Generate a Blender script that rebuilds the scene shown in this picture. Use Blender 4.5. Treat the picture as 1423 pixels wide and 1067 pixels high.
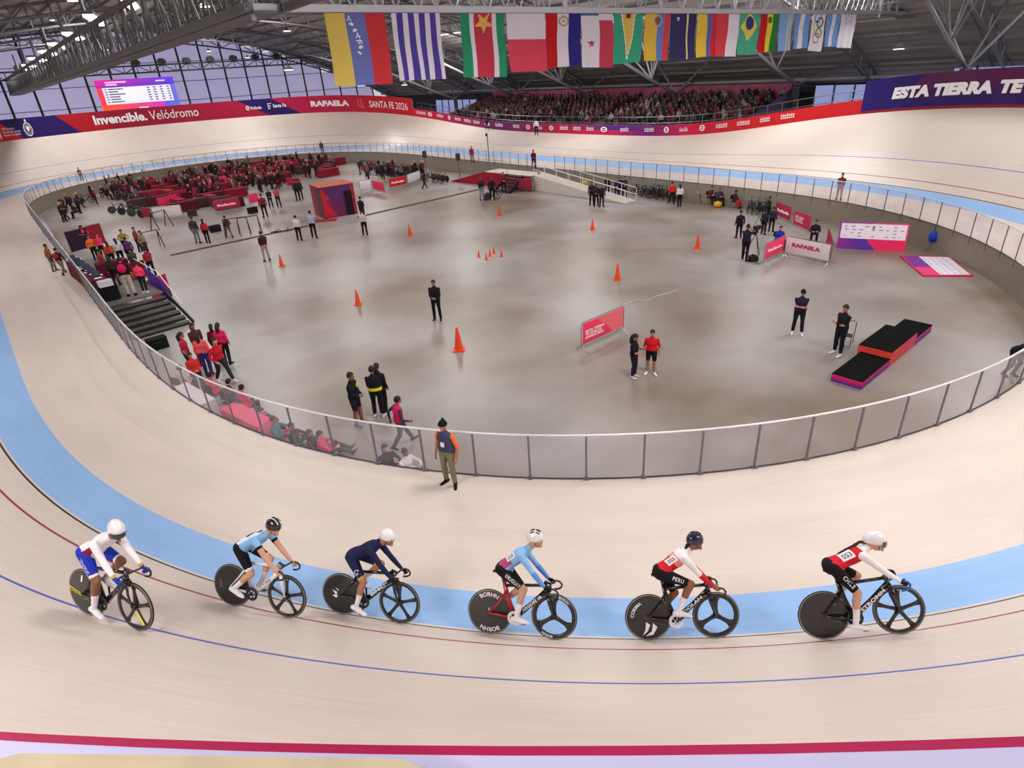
import bpy, math, random
import numpy as np
from mathutils import Vector, Matrix
from mathutils.bvhtree import BVHTree
random.seed(7); rng = np.random.RandomState(7)
for o in list(bpy.data.objects): bpy.data.objects.remove(o)
C = bpy.context.scene.collection
PI = math.pi
# ---------------------------------------------------------------- camera
F_PX, PITCH, ROLL, CAM_H = 839.205, 0.479120, -0.0683834, 8.28737
CX, CY = 711.5, 533.5
FW = np.array([0, math.cos(PITCH), -math.sin(PITCH)])
_R = np.array([1.0, 0, 0]); _U = np.array([0, math.sin(PITCH), math.cos(PITCH)])
RT = math.cos(ROLL)*_R + math.sin(ROLL)*_U
UP = -math.sin(ROLL)*_R + math.cos(ROLL)*_U
CAMP = np.array([0, 0, CAM_H])
cd = bpy.data.cameras.new('camera'); cam = bpy.data.objects.new('camera', cd); C.objects.link(cam)
cd.sensor_width = 36; cd.lens = F_PX/1423*36; cd.clip_end = 600; cd.clip_start = 0.05
cam.matrix_world = Matrix(((RT[0], UP[0], -FW[0], 0), (RT[1], UP[1], -FW[1], 0), (RT[2], UP[2], -FW[2], CAM_H), (0, 0, 0, 1)))
sc = bpy.context.scene; sc.camera = cam
# ---------------------------------------------------------------- world, exposure, lamps
sc.view_settings.view_transform = 'Standard'; sc.view_settings.look = 'None'
sc.view_settings.gamma = 1; sc.view_settings.use_curve_mapping = False
sc.view_settings.exposure = -0.30
w = bpy.data.worlds.new('world'); sc.world = w; w.use_nodes = True
w.node_tree.nodes['Background'].inputs[0].default_value = (0.80, 0.80, 0.95, 1)
w.node_tree.nodes['Background'].inputs[1].default_value = 0.9
# track frame: c0 centre, A along the straights, N towards the far straight
c0 = np.array([-11.816, 47.891]); TH = 2.258
A2 = np.array([math.cos(TH), math.sin(TH)]); N2 = np.array([A2[1], -A2[0]])
def aw(a, w_, z=0.0):
    p = c0 + A2*a + N2*w_
    return (p[0], p[1], z)
def lamp(a, w_, z, sx, sy, power, col=(1.0, 0.97, 0.93)):
    l = bpy.data.lights.new('ceiling_or_fill_light', 'AREA'); l.shape = 'RECTANGLE'; l.size = sx; l.size_y = sy
    l.energy = power; l.color = col
    o = bpy.data.objects.new('ceiling_or_fill_light', l); C.objects.link(o); o.location = aw(a, w_, z)
    o.rotation_euler = (0, 0, TH)
    return o
LAMP_W = 1650
for a in (-68, -52, -38, -20, 0, 22, 46):  # rearmost row, behind the camera, is added to brighten the near board
    for w_ in (-27, -9, 9, 27):
        lamp(a, w_, 15.6-9.0*(w_/46.0)**2, 5.0, 2.0, LAMP_W)
# ---------------------------------------------------------------- helpers
def s2l(c):
    return tuple(((x/255)/12.92 if x/255 <= .04045 else ((x/255+.055)/1.055)**2.4) for x in c)
def uv_of(P):
    d = np.asarray(P, float)-CAMP; z = d@FW
    return np.array([CX+F_PX*(d@RT)/z, CY-F_PX*(d@UP)/z])
def back(px, py, z):
    d = FW+RT*(px-CX)/F_PX-UP*(py-CY)/F_PX
    t = (z-CAM_H)/d[2]
    p = CAMP+t*d
    return Vector((p[0], p[1], z))
def ray_at(px, py, dist):
    d = FW+RT*(px-CX)/F_PX-UP*(py-CY)/F_PX
    t = dist/math.hypot(d[0], d[1]); return Vector(CAMP+t*d)
FLOOR = -1.3
def G(px, py, z=FLOOR): return back(px, py, z)
SPOTS = []
def free(p, r):
    return all((p.x-q.x)**2+(p.y-q.y)**2 > ((r+s)/1.0)**2 for q, s in SPOTS)
MATS = {}
def mat(name, rgb, rough=.6, metal=0., spec=.5, var=.08, scale=8., emit=0., lin=False, coat=0., bump=0., alpha=1.):
    if name in MATS: return MATS[name]
    m = bpy.data.materials.new(name); m.use_nodes = True; nt = m.node_tree; b = nt.nodes['Principled BSDF']
    col = rgb if lin else s2l(rgb)
    b.inputs['Roughness'].default_value = rough; b.inputs['Metallic'].default_value = metal
    b.inputs['Specular IOR Level'].default_value = spec
    if coat: b.inputs['Coat Weight'].default_value = coat; b.inputs['Coat Roughness'].default_value = .15
    tc = nt.nodes.new('ShaderNodeTexCoord'); nz = nt.nodes.new('ShaderNodeTexNoise'); nz.inputs['Scale'].default_value = scale
    nz.inputs['Detail'].default_value = 3
    nt.links.new(tc.outputs['Object'], nz.inputs['Vector'])
    mx = nt.nodes.new('ShaderNodeMix'); mx.data_type = 'RGBA'
    mx.inputs[6].default_value = tuple(c*(1-var) for c in col)+(1,); mx.inputs[7].default_value = tuple(min(1, c*(1+var)) for c in col)+(1,)
    nt.links.new(nz.outputs['Fac'], mx.inputs[0]); nt.links.new(mx.outputs[2], b.inputs['Base Color'])
    if bump:
        bp = nt.nodes.new('ShaderNodeBump'); bp.inputs['Strength'].default_value = bump; bp.inputs['Distance'].default_value = .01
        nt.links.new(nz.outputs['Fac'], bp.inputs['Height']); nt.links.new(bp.outputs['Normal'], b.inputs['Normal'])
    if emit:
        b.inputs['Emission Strength'].default_value = emit; nt.links.new(mx.outputs[2], b.inputs['Emission Color'])
    if alpha < 1: b.inputs['Alpha'].default_value = alpha
    MATS[name] = m; return m
def printed(name, rough=.55, emit=0., sheer=0.):
    if name in MATS: return MATS[name]
    m = bpy.data.materials.new(name); m.use_nodes = True; nt = m.node_tree; b = nt.nodes['Principled BSDF']
    at = nt.nodes.new('ShaderNodeAttribute'); at.attribute_name = 'Col'
    nt.links.new(at.outputs['Color'], b.inputs['Base Color']); b.inputs['Roughness'].default_value = rough
    b.inputs['Specular IOR Level'].default_value = .3
    if emit:
        nt.links.new(at.outputs['Color'], b.inputs['Emission Color']); b.inputs['Emission Strength'].default_value = emit
    if sheer:
        tr = nt.nodes.new('ShaderNodeBsdfTranslucent'); nt.links.new(at.outputs['Color'], tr.inputs['Color'])
        ms = nt.nodes.new('ShaderNodeMixShader'); ms.inputs[0].default_value = sheer
        nt.links.new(b.outputs[0], ms.inputs[1]); nt.links.new(tr.outputs[0], ms.inputs[2])
        nt.links.new(ms.outputs[0], nt.nodes['Material Output'].inputs['Surface'])
    MATS[name] = m; return m
def V(*a): return Vector(a)
class MB:
    def __init__(s): s.v = []; s.f = []; s.m = []; s.c = []
    def add(s, vs, fs, m=0):
        o = len(s.v); s.v += [tuple(x) for x in vs]; s.f += [tuple(i+o for i in f) for f in fs]; s.m += [m]*len(fs); return s
    def box(s, c, size, R=None, m=0):
        c = Vector(c); h = [x/2 for x in size]; vs = []
        for z in (-1, 1):
            for y in (-1, 1):
                for x in (-1, 1):
                    p = Vector((x*h[0], y*h[1], z*h[2])); vs.append(c+(R@p if R else p))
        return s.add(vs, [(0, 2, 3, 1), (4, 5, 7, 6), (0, 1, 5, 4), (2, 6, 7, 3), (0, 4, 6, 2), (1, 3, 7, 5)], m)
    def tube(s, pts, r, n=6, m=0, close=False, up=None, flat=1.0):
        pts = [Vector(p) for p in pts]; k = len(pts); rr = r if isinstance(r, (list, tuple)) else [r]*k
        base = len(s.v)
        u = None
        for i, p in enumerate(pts):
            if close: d = pts[(i+1) % k]-pts[i-1]
            else: d = pts[min(i+1, k-1)]-pts[max(i-1, 0)]
            if d.length < 1e-9: d = V(0, 0, 1)
            d.normalize()
            if u is None:
                u = Vector(up) if up else (V(0, 0, 1) if abs(d.z) < .9 else V(1, 0, 0))
            u = (u-d*u.dot(d))
            if u.length < 1e-6: u = d.orthogonal()
            u.normalize(); w_ = d.cross(u)
            for j in range(n):
                a = 2*PI*j/n; s.v.append(tuple(p+u*math.cos(a)*rr[i]+w_*math.sin(a)*rr[i]*flat))
        for i in range(k if close else k-1):
            a0 = base+i*n; b0 = base+((i+1) % k)*n
            for j in range(n):
                s.f.append((a0+j, a0+(j+1) % n, b0+(j+1) % n, b0+j)); s.m.append(m)
        if not close:
            s.f.append(tuple(base+j for j in range(n))[::-1]); s.m.append(m)
            s.f.append(tuple(base+(k-1)*n+j for j in range(n))); s.m.append(m)
        return s
    def bar(s, p, q, w_, h, m=0):
        p = Vector(p); q = Vector(q); d = (q-p); L = d.length; d.normalize()
        up = V(0, 0, 1) if abs(d.z) < .95 else V(1, 0, 0)
        y = up.cross(d).normalized(); z = d.cross(y)
        R = Matrix((d, y, z)).transposed()
        return s.box((p+q)/2, (L, w_, h), R, m)
    def lathe(s, prof, n=24, M=None, m=0):   # prof (r, h) around local z
        base = len(s.v); M = M or Matrix.Identity(4)
        for r, h in prof:
            for j in range(n):
                a = 2*PI*j/n; s.v.append(tuple(M@V(r*math.cos(a), r*math.sin(a), h)))
        for i in range(len(prof)-1):
            for j in range(n):
                s.f.append((base+i*n+j, base+i*n+(j+1) % n, base+(i+1)*n+(j+1) % n, base+(i+1)*n+j)); s.m.append(m)
        return s
    def ell(s, c, r, R=None, n=12, k=8, m=0, zmin=-1.0):
        c = Vector(c); base = len(s.v)
        for i in range(k+1):
            t = -PI/2+PI*i/k; zz = max(math.sin(t), zmin)
            for j in range(n):
                a = 2*PI*j/n; p = V(r[0]*math.cos(t)*math.cos(a), r[1]*math.cos(t)*math.sin(a), r[2]*zz)
                s.v.append(tuple(c+(R@p if R else p)))
        for i in range(k):
            for j in range(n):
                s.f.append((base+i*n+j, base+i*n+(j+1) % n, base+(i+1)*n+(j+1) % n, base+(i+1)*n+j)); s.m.append(m)
        return s
    def quad(s, a, b, c, d, m=0): return s.add([a, b, c, d], [(0, 1, 2, 3)], m)
    def mesh(s, name, mats, smooth=False):
        me = bpy.data.meshes.new(name); me.from_pydata(s.v, [], s.f); me.update()
        for m in mats: me.materials.append(m)
        if len(mats) > 1 and len(s.m): me.polygons.foreach_set('material_index', s.m)
        if smooth: me.polygons.foreach_set('use_smooth', [True]*len(me.polygons))
        if s.c:
            at = me.color_attributes.new('Col', 'FLOAT_COLOR', 'CORNER')
            arr = np.ones((len(me.loops), 4), np.float32); ls = np.zeros(len(me.polygons), int); me.polygons.foreach_get('loop_total', ls)
            arr[:, :3] = np.repeat(np.array(s.c, np.float32), ls, axis=0); at.data.foreach_set('color', arr.ravel())
        me.update(); return me
    def build(s, name, mats, parent=None, smooth=False, **k):
        if not isinstance(mats, (list, tuple)): mats = [mats]
        return link(name, s.mesh(name, mats, smooth), parent, **k)
def link(name, me, parent=None, label=None, cat=None, group=None, kind=None, loc=None, M=None):
    o = bpy.data.objects.new(name, me); C.objects.link(o)
    if parent is not None: o.parent = parent
    if loc is not None: o.location = loc
    if M is not None: o.matrix_local = M
    tag(o, label, cat, group, kind); return o
def tag(o, label=None, cat=None, group=None, kind=None):
    if label: o['label'] = label
    if cat: o['category'] = cat
    if group: o['group'] = group
    if kind: o['kind'] = kind
    return o
def thing(name, label, cat, loc=(0, 0, 0), rz=0, group=None, M=None):
    o = bpy.data.objects.new(name, None); C.objects.link(o); o.empty_display_size = .1
    if M is not None: o.matrix_world = M
    else: o.location = loc; o.rotation_euler = (0, 0, rz)
    tag(o, label, cat, group); return o
def kids(o): return [x for x in C.objects if x.parent == o]
def dup(o, M, label=None, group=None, tree=None):
    r = o.copy(); C.objects.link(r); r.matrix_world = M
    if label: r['label'] = label
    if group: r['group'] = group
    for ch in (tree if tree is not None else kids(o)):
        sub = ch[1] if isinstance(ch, tuple) else []
        ch = ch[0] if isinstance(ch, tuple) else ch
        c = ch.copy(); C.objects.link(c); c.parent = r
        for g in sub:
            d = g.copy(); C.objects.link(d); d.parent = c
    return r
def tree_of(o): return [(ch, kids(ch)) for ch in kids(o)]
def frameM(o, x, z=None):
    x = Vector(x).normalized(); z = Vector(z or (0, 0, 1)); y = z.cross(x).normalized(); z = x.cross(y)
    M = Matrix((x, y, z)).transposed().to_4x4(); M.translation = Vector(o); return M
# printed panel: grid on 4 corners coloured by fn(u,v) (u right, v up)
def panel_mesh(name, P, fn, nu, nv, material, thick=None, wave=None):
    P00, P10, P11, P01 = [Vector(p) for p in P]; mb = MB(); vs = []
    nrm = (P10-P00).cross(P01-P00).normalized()
    for j in range(nv+1):
        for i in range(nu+1):
            u, v = i/nu, j/nv; p = P00*(1-u)*(1-v)+P10*u*(1-v)+P11*u*v+P01*(1-u)*v
            if wave: p = p+nrm*wave(u, v)
            vs.append(p)
    fs = []; cs = []
    for j in range(nv):
        for i in range(nu):
            a = j*(nu+1)+i; fs.append((a, a+1, a+nu+2, a+nu+1)); cs.append(s2l(fn((i+.5)/nu, (j+.5)/nv)))
    mb.add(vs, fs)
    if thick:
        n0 = len(vs); back_ = [v-nrm*thick for v in (P00, P10, P11, P01)]
        mb.add([P00, P10, P11, P01]+back_, [(7, 6, 5, 4), (0, 4, 5, 1), (1, 5, 6, 2), (2, 6, 7, 3), (3, 7, 4, 0)])
        e = s2l(fn(.002, .5)); cs += [e]*5
    mb.c = cs
    return mb.mesh(name, [material], smooth=bool(wave))
# text
_tc = {}
def text2d(s, bold=.02, shear=0., space=1.0):
    k = (s, bold, shear, space)
    if k in _tc: return _tc[k]
    cu = bpy.data.curves.new('t', 'FONT'); cu.body = s; cu.size = 1; cu.offset = bold; cu.shear = shear; cu.space_character = space; cu.resolution_u = 3
    o = bpy.data.objects.new('t', cu); C.objects.link(o)
    dg = bpy.context.evaluated_depsgraph_get(); me = bpy.data.meshes.new_from_object(o.evaluated_get(dg))
    v = np.array([x.co[:2] for x in me.vertices]); f = [tuple(p.vertices) for p in me.polygons]
    bpy.data.objects.remove(o); bpy.data.curves.remove(cu); bpy.data.meshes.remove(me)
    mn, mx = v.min(0), v.max(0); v = (v-mn)/(mx-mn)
    _tc[k] = (v, f, (mx-mn)[0]/(mx-mn)[1]); return _tc[k]
def text_on(name, s, fn, material, parent=None, bold=.02, label=None, mirror=False, **k):
    """fn(u,v) -> 3D point for u,v in 0..1"""
    v, f, asp = text2d(s, bold, **k)
    mb = MB().add([fn((1-a) if mirror else a, b) for a, b in v], f); return mb.build(name, material, parent, label=label)
def plane_fn(o, x, y): o, x, y = Vector(o), Vector(x), Vector(y); return lambda u, v: o+x*u+y*v
# ---------------------------------------------------------------- shared materials
STEEL = mat('galvanised_steel', (150, 150, 152), .35, .8, var=.1)
PAINTG = mat('grey_painted_steel', (120, 120, 124), .45, .3, var=.08)
DARKST = mat('dark_steel', (62, 62, 66), .5, .4, var=.15)
WHITE = mat('white_plastic', (228, 228, 230), .45)
BLACK = mat('black_rubber', (20, 20, 22), .7)
BLACKG = mat('black_gloss_paint', (16, 16, 18), .22, coat=.5)
PRINT = printed('printed_banner'); PRINTF = printed('printed_flag_cloth', .8, sheer=.35); SCREEN = printed('lit_screen', .4, emit=.9)
def wood_mat(name, rgb, rough=.38):
    m = bpy.data.materials.new(name); m.use_nodes = True; nt = m.node_tree; b = nt.nodes['Principled BSDF']
    at = nt.nodes.new('ShaderNodeUVMap'); mp = nt.nodes.new('ShaderNodeMapping'); mp.inputs['Scale'].default_value = (.35, 9, 1)
    nt.links.new(at.outputs[0], mp.inputs[0])
    nz = nt.nodes.new('ShaderNodeTexNoise'); nz.inputs['Scale'].default_value = 1.6; nz.inputs['Detail'].default_value = 6; nt.links.new(mp.outputs[0], nz.inputs[0])
    br = nt.nodes.new('ShaderNodeTexBrick'); nt.links.new(at.outputs[0], br.inputs['Vector']); br.inputs['Scale'].default_value = 1
    br.inputs['Brick Width'].default_value = 3.2; br.inputs['Row Height'].default_value = .04; br.inputs['Mortar Size'].default_value = .0
    c = s2l(rgb); br.inputs['Color1'].default_value = tuple(x*.975 for x in c)+(1,); br.inputs['Color2'].default_value = tuple(min(1, x*1.02) for x in c)+(1,)
    nz2 = nt.nodes.new('ShaderNodeTexNoise'); nz2.inputs['Scale'].default_value = .25; nz2.inputs['Detail'].default_value = 3; nt.links.new(at.outputs[0], nz2.inputs[0])
    mr = nt.nodes.new('ShaderNodeMapRange'); mr.inputs[1].default_value = .3; mr.inputs[2].default_value = .75; mr.inputs[3].default_value = .955; mr.inputs[4].default_value = 1.03; nt.links.new(nz.outputs[0], mr.inputs[0])
    mr2 = nt.nodes.new('ShaderNodeMapRange'); mr2.inputs[1].default_value = .3; mr2.inputs[2].default_value = .7; mr2.inputs[3].default_value = .93; mr2.inputs[4].default_value = 1.04; nt.links.new(nz2.outputs[0], mr2.inputs[0])
    mm = nt.nodes.new('ShaderNodeMath'); mm.operation = 'MULTIPLY'; nt.links.new(mr.outputs[0], mm.inputs[0]); nt.links.new(mr2.outputs[0], mm.inputs[1])
    vm = nt.nodes.new('ShaderNodeVectorMath'); vm.operation = 'SCALE'; nt.links.new(br.outputs[0], vm.inputs[0]); nt.links.new(mm.outputs[0], vm.inputs[3])
    nt.links.new(vm.outputs[0], b.inputs['Base Color']); b.inputs['Roughness'].default_value = rough; b.inputs['Specular IOR Level'].default_value = .35
    MATS[name] = m; return m
WOOD = wood_mat('pale_pine_boards', (216, 203, 195)); 
BLUEW = wood_mat('sky_blue_painted_boards', (146, 186, 236))
LBLACK = mat('black_line_paint', (34, 30, 32), .5); LRED = mat('red_line_paint', (150, 30, 42), .5); LBLUE = mat('blue_line_paint', (64, 96, 176), .5)
CONC = bpy.data.materials.new('polished_concrete'); CONC.use_nodes = True
def conc():
    nt = CONC.node_tree; b = nt.nodes['Principled BSDF']; tc = nt.nodes.new('ShaderNodeTexCoord')
    n1 = nt.nodes.new('ShaderNodeTexNoise'); n1.inputs['Scale'].default_value = .11; n1.inputs['Detail'].default_value = 5; nt.links.new(tc.outputs['Object'], n1.inputs[0])
    n2 = nt.nodes.new('ShaderNodeTexNoise'); n2.inputs['Scale'].default_value = .35; n2.inputs['Detail'].default_value = 3; n2.inputs['Distortion'].default_value = .3; nt.links.new(tc.outputs['Object'], n2.inputs[0])
    r1 = nt.nodes.new('ShaderNodeValToRGB'); nt.links.new(n1.outputs[0], r1.inputs[0])
    e = r1.color_ramp.elements; e[0].position = .35; e[0].color = s2l((126, 110, 99))+(1,); e[1].position = .6; e[1].color = s2l((160, 156, 154))+(1,)
    r2 = nt.nodes.new('ShaderNodeMapRange'); r2.inputs[1].default_value = .32; r2.inputs[2].default_value = .62; r2.inputs[3].default_value = .85; r2.inputs[4].default_value = 1.04; nt.links.new(n2.outputs[0], r2.inputs[0])
    vm = nt.nodes.new('ShaderNodeVectorMath'); vm.operation = 'SCALE'; nt.links.new(r1.outputs[0], vm.inputs[0]); nt.links.new(r2.outputs[0], vm.inputs[3]); nt.links.new(vm.outputs[0], b.inputs['Base Color'])
    r3 = nt.nodes.new('ShaderNodeMapRange'); r3.inputs[3].default_value = .24; r3.inputs[4].default_value = .44; nt.links.new(n2.outputs[0], r3.inputs[0]); nt.links.new(r3.outputs[0], b.inputs['Roughness'])
    b.inputs['Specular IOR Level'].default_value = .4
conc()
WALLC = mat('raw_concrete_wall', (138, 130, 118), .85, var=.12, scale=1.2, bump=.2)
# ---------------------------------------------------------------- track curves
def base_curve(q, N):
    x0, y0, th, ls, lt, R = q; k = 1/R; lb = PI*R-lt; P = ls+2*lt+lb
    s = np.linspace(0, 2*P, N, endpoint=False); ds = s[1]; u = (s+ds/2) % P; a = ls/2
    kk = np.where(u < a, 0, np.where(u < a+lt, (u-a)/lt*k, np.where(u < a+lt+lb, k, np.where(u < a+2*lt+lb, (a+2*lt+lb-u)/lt*k, 0))))
    ang = np.concatenate([[0], np.cumsum(kk)[:-1]*ds]); ang *= 2*PI/(kk.sum()*ds); am = ang+kk*ds/2
    X = np.concatenate([[0], np.cumsum(np.cos(am))[:-1]*ds]); Y = np.concatenate([[0], np.cumsum(np.sin(am))[:-1]*ds])
    X -= X.mean(); Y -= Y.mean(); c, sn = math.cos(th), math.sin(th)
    return np.stack([x0+c*X-sn*Y, y0+sn*X+c*Y], 1), 2*P
Q_FENCE = (-11.90308, 48.84157, 2.241741, 34.83879, 14.52036, 18.58208)
UT = (-11.816, 47.891, 2.258, 34.033, 14.527, 22.841, 11.146, 38.739, 6.733, 0.42, 1.104, 0.623, 2.185, 0.094, 6.204, 1.074, 4.665)
UT = tuple(float(x) for x in UT)
NT = 720
TC, TP = base_curve(UT[:6], NT); TDS = TP/NT
_t = np.roll(TC, -1, 0)-np.roll(TC, 1, 0); _t /= np.linalg.norm(_t, axis=1)[:, None]
TN = np.stack([_t[:, 1], -_t[:, 0]], 1)
_ang = np.unwrap(np.arctan2(_t[:, 1], _t[:, 0])); _k = np.mod(np.roll(_ang, -1)-np.roll(_ang, 1)+PI, 2*PI)-PI; _w = _k/(2*TDS)*UT[5]
_i = np.arange(NT); _dd = np.minimum(_i, NT-_i)*TDS; _ker = np.exp(-.5*(_dd/UT[14])**2); _ker /= _ker.sum()
_w = np.real(np.fft.ifft(np.fft.fft(_w)*np.fft.fft(_ker))).clip(0, 1); _w /= _w.max(); _w = np.interp(_i-UT[16]/TDS, _i, _w, period=NT)
BANK = np.radians(UT[6]+(UT[7]-UT[6])*_w**UT[15]); ZB = UT[9]; DW = UT[8]
FC, FP = base_curve(Q_FENCE, NT*2)
def fence_off():
    out = np.zeros(NT)
    for i in range(NT):
        d = FC-TC[i]; t = np.abs(d@_t[i]); j = np.where(np.hypot(d[:, 0], d[:, 1]) < 9)[0]; k = j[t[j].argmin()]; out[i] = d[k]@TN[i]
    return out
FO = fence_off()     # signed offset of the fence line from the black line (negative = inside)
def tpt(i, d):       # point on the track at slope distance d above the black line
    i0 = int(math.floor(i)); f = i-i0; a, b = i0 % NT, (i0+1) % NT
    P = TC[a]*(1-f)+TC[b]*f; n = TN[a]*(1-f)+TN[b]*f; th = BANK[a]*(1-f)+BANK[b]*f; fo = FO[a]*(1-f)+FO[b]*f
    if d >= 0: return Vector((P[0]+n[0]*d*math.cos(th), P[1]+n[1]*d*math.cos(th), ZB+d*math.sin(th)))
    bw = UT[10]
    if d >= -1: o = d*bw; z = ZB+d*(ZB-UT[13])
    else: t = (-d-1); o = -bw+t*(fo+bw); z = UT[13]*(1-t)
    return Vector((P[0]+n[0]*o, P[1]+n[1]*o, z))
# rows: (d, material for the strip that starts here)
rows = [(-2.0, 0), (-1.5, 0), (-1.0, 1), (-.5, 1), (-.04, 0), (0.0, 2), (.05, 0), (UT[11], 3), (UT[11]+.05, 0), (1.4, 0), (UT[12], 4), (UT[12]+.05, 0), (3.4, 0), (4.6, 0), (5.7, 0), (DW, 0)]
def build_track():
    vs = []; uvs = []; nr = len(rows); NS = NT
    for i in range(NS):
        for d, m in rows: vs.append(tpt(i, d))
    fs = []; ms = []; uv = []
    for i in range(NS):
        j = (i+1) % NS
        for r in range(nr-1):
            fs.append((i*nr+r, i*nr+r+1, j*nr+r+1, j*nr+r)); ms.append(rows[r][1])
            u0, u1 = i*TDS, (i+1)*TDS; v0, v1 = rows[r][0]*(4 if rows[r][0] < -1 else 1), rows[r+1][0]
            uv += [(u0, v0), (u0, v1), (u1, v1), (u1, v0)]
    me = bpy.data.meshes.new('track_floor'); me.from_pydata(vs, [], fs); me.update()
    for m in (WOOD, BLUEW, LBLACK, LRED, LBLUE): me.materials.append(m)
    me.polygons.foreach_set('material_index', ms); me.polygons.foreach_set('use_smooth', [True]*len(fs))
    ul = me.uv_layers.new(name='UVMap'); ul.data.foreach_set('uv', np.array(uv, np.float32).ravel())
    me.update(); me.flip_normals()
    return link('track_floor', me, kind='structure')
track = build_track()
# infield floor and wall
def ring_wall():
    mb = MB(); n = len(FC)
    st = 4; idx = list(range(0, n, st)); k = len(idx)
    vs = []
    for i in idx:
        p = FC[i]; vs += [(p[0], p[1], 0.0), (p[0], p[1], FLOOR-.02)]
    mb.add(vs, [(2*i, 2*i+1, (2*i+3) % (2*k), (2*i+2) % (2*k)) for i in range(k)])
    o = mb.build('wall_infield', WALLC, kind='structure')
    me = bpy.data.meshes.new('floor'); me.from_pydata([(FC[i][0], FC[i][1], FLOOR) for i in idx], [], [tuple(range(k))]); me.materials.append(CONC); me.update()
    link('floor', me, kind='structure')
    g = 150; mb = MB().quad((-g, -g+40, -1.9), (g, -g+40, -1.9), (g, g+60, -1.9), (-g, g+60, -1.9)); mb.build('ground', WALLC, kind='structure')
ring_wall()
# ---------------------------------------------------------------- inner fence
GLASS = bpy.data.materials.new('clear_scuffed_polycarbonate'); GLASS.use_nodes = True
def glassm():
    nt = GLASS.node_tree; nt.nodes.remove(nt.nodes['Principled BSDF']); out = nt.nodes['Material Output']
    t = nt.nodes.new('ShaderNodeBsdfTransparent'); d = nt.nodes.new('ShaderNodeBsdfDiffuse'); g = nt.nodes.new('ShaderNodeBsdfGlossy'); g.inputs['Roughness'].default_value = .12
    d.inputs[0].default_value = (.78, .78, .9, 1); t.inputs[0].default_value = (.96, .96, .97, 1)
    nz = nt.nodes.new('ShaderNodeTexNoise'); nz.inputs['Scale'].default_value = .9; tc = nt.nodes.new('ShaderNodeTexCoord'); nt.links.new(tc.outputs['Object'], nz.inputs[0])
    mr = nt.nodes.new('ShaderNodeMapRange'); mr.inputs[1].default_value = .35; mr.inputs[2].default_value = .7; mr.inputs[3].default_value = .07; mr.inputs[4].default_value = .24; nt.links.new(nz.outputs[0], mr.inputs[0])
    m1 = nt.nodes.new('ShaderNodeMixShader'); nt.links.new(mr.outputs[0], m1.inputs[0]); nt.links.new(t.outputs[0], m1.inputs[1]); nt.links.new(d.outputs[0], m1.inputs[2])
    lw = nt.nodes.new('ShaderNodeLayerWeight'); lw.inputs[0].default_value = .5
    pw = nt.nodes.new('ShaderNodeMath'); pw.operation = 'POWER'; pw.inputs[1].default_value = 4; nt.links.new(lw.outputs['Facing'], pw.inputs[0])
    fr = nt.nodes.new('ShaderNodeMath'); fr.operation = 'MULTIPLY_ADD'; fr.inputs[1].default_value = .45; fr.inputs[2].default_value = .03; nt.links.new(pw.outputs[0], fr.inputs[0])
    m2 = nt.nodes.new('ShaderNodeMixShader'); nt.links.new(fr.outputs[0], m2.inputs[0]); nt.links.new(m1.outputs[0], m2.inputs[1]); nt.links.new(g.outputs[0], m2.inputs[2])
    nt.links.new(m2.outputs[0], out.inputs['Surface'])
glassm()
FENCE_H = 1.167
FCUM = np.concatenate([[0], np.cumsum(np.linalg.norm(np.roll(FC, -1, 0)-FC, axis=1))])
def fpt(s):
    s = s % FCUM[-1]; j = min(np.searchsorted(FCUM, s, side='right')-1, len(FC)-1); f = (s-FCUM[j])/(FCUM[j+1]-FCUM[j])
    a, b = FC[j], FC[(j+1) % len(FC)]; p = a*(1-f)+b*f; d = (b-a)/np.linalg.norm(b-a); return p, d
def s_fence(px, py):
    g = back(px, py, 0); d = np.hypot(FC[:, 0]-g.x, FC[:, 1]-g.y); return FCUM[d.argmin()]
s_g0, s_g1 = sorted((s_fence(726, 236), s_fence(757.5, 237.5)))
def build_fence():
    root = thing('safety_fence', 'long clear panelled safety fence with steel posts round the sunken infield', 'fence')
    post = MB().box((0, 0, FENCE_H/2-.15), (.04, .035, FENCE_H+.3)).box((0, 0, .02), (.11, .09, .05)).mesh('post', [mat('fence_post_grey', (112, 112, 120), .4, .3)])
    L = FCUM[-1]; span = L-(s_g1-s_g0); n = int(round(span/1.27)); sp = span/n
    whiterail = mat('white_rail_cap', (226, 226, 230), .3, .2)
    ss = [s_g1+sp*i for i in range(n+1)]
    for i, s in enumerate(ss):
        p, d = fpt(s); M = Matrix.Translation((p[0], p[1], 0))@Matrix.Rotation(math.atan2(d[1], d[0]), 4, 'Z')
        link('post', post, root, M=M)
    pts = []
    for i in range(n):
        a, _ = fpt(ss[i]); b, _ = fpt(ss[i+1]); m_, _ = fpt((ss[i]+ss[i+1])/2)
        e = .03
        A_ = Vector((*a, 0)); B_ = Vector((*b, 0)); M_ = Vector((*m_, 0))
        MB().add([A_+V(0, 0, .03), M_+V(0, 0, .03), B_+V(0, 0, .03), B_+V(0, 0, FENCE_H-.03), M_+V(0, 0, FENCE_H-.03), A_+V(0, 0, FENCE_H-.03)], [(0, 1, 4, 5), (1, 2, 3, 4)]).build('panel', GLASS, root)
        pts += [A_+V(0, 0, FENCE_H), M_+V(0, 0, FENCE_H)]
    pts.append(B_+V(0, 0, FENCE_H))
    MB().tube(pts, .026, 6).build('top_rail', whiterail, root, smooth=True)
    MB().tube([p-V(0, 0, FENCE_H-.02) for p in pts], .02, 4).build('bottom_channel', DARKST, root)
build_fence()
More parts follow.
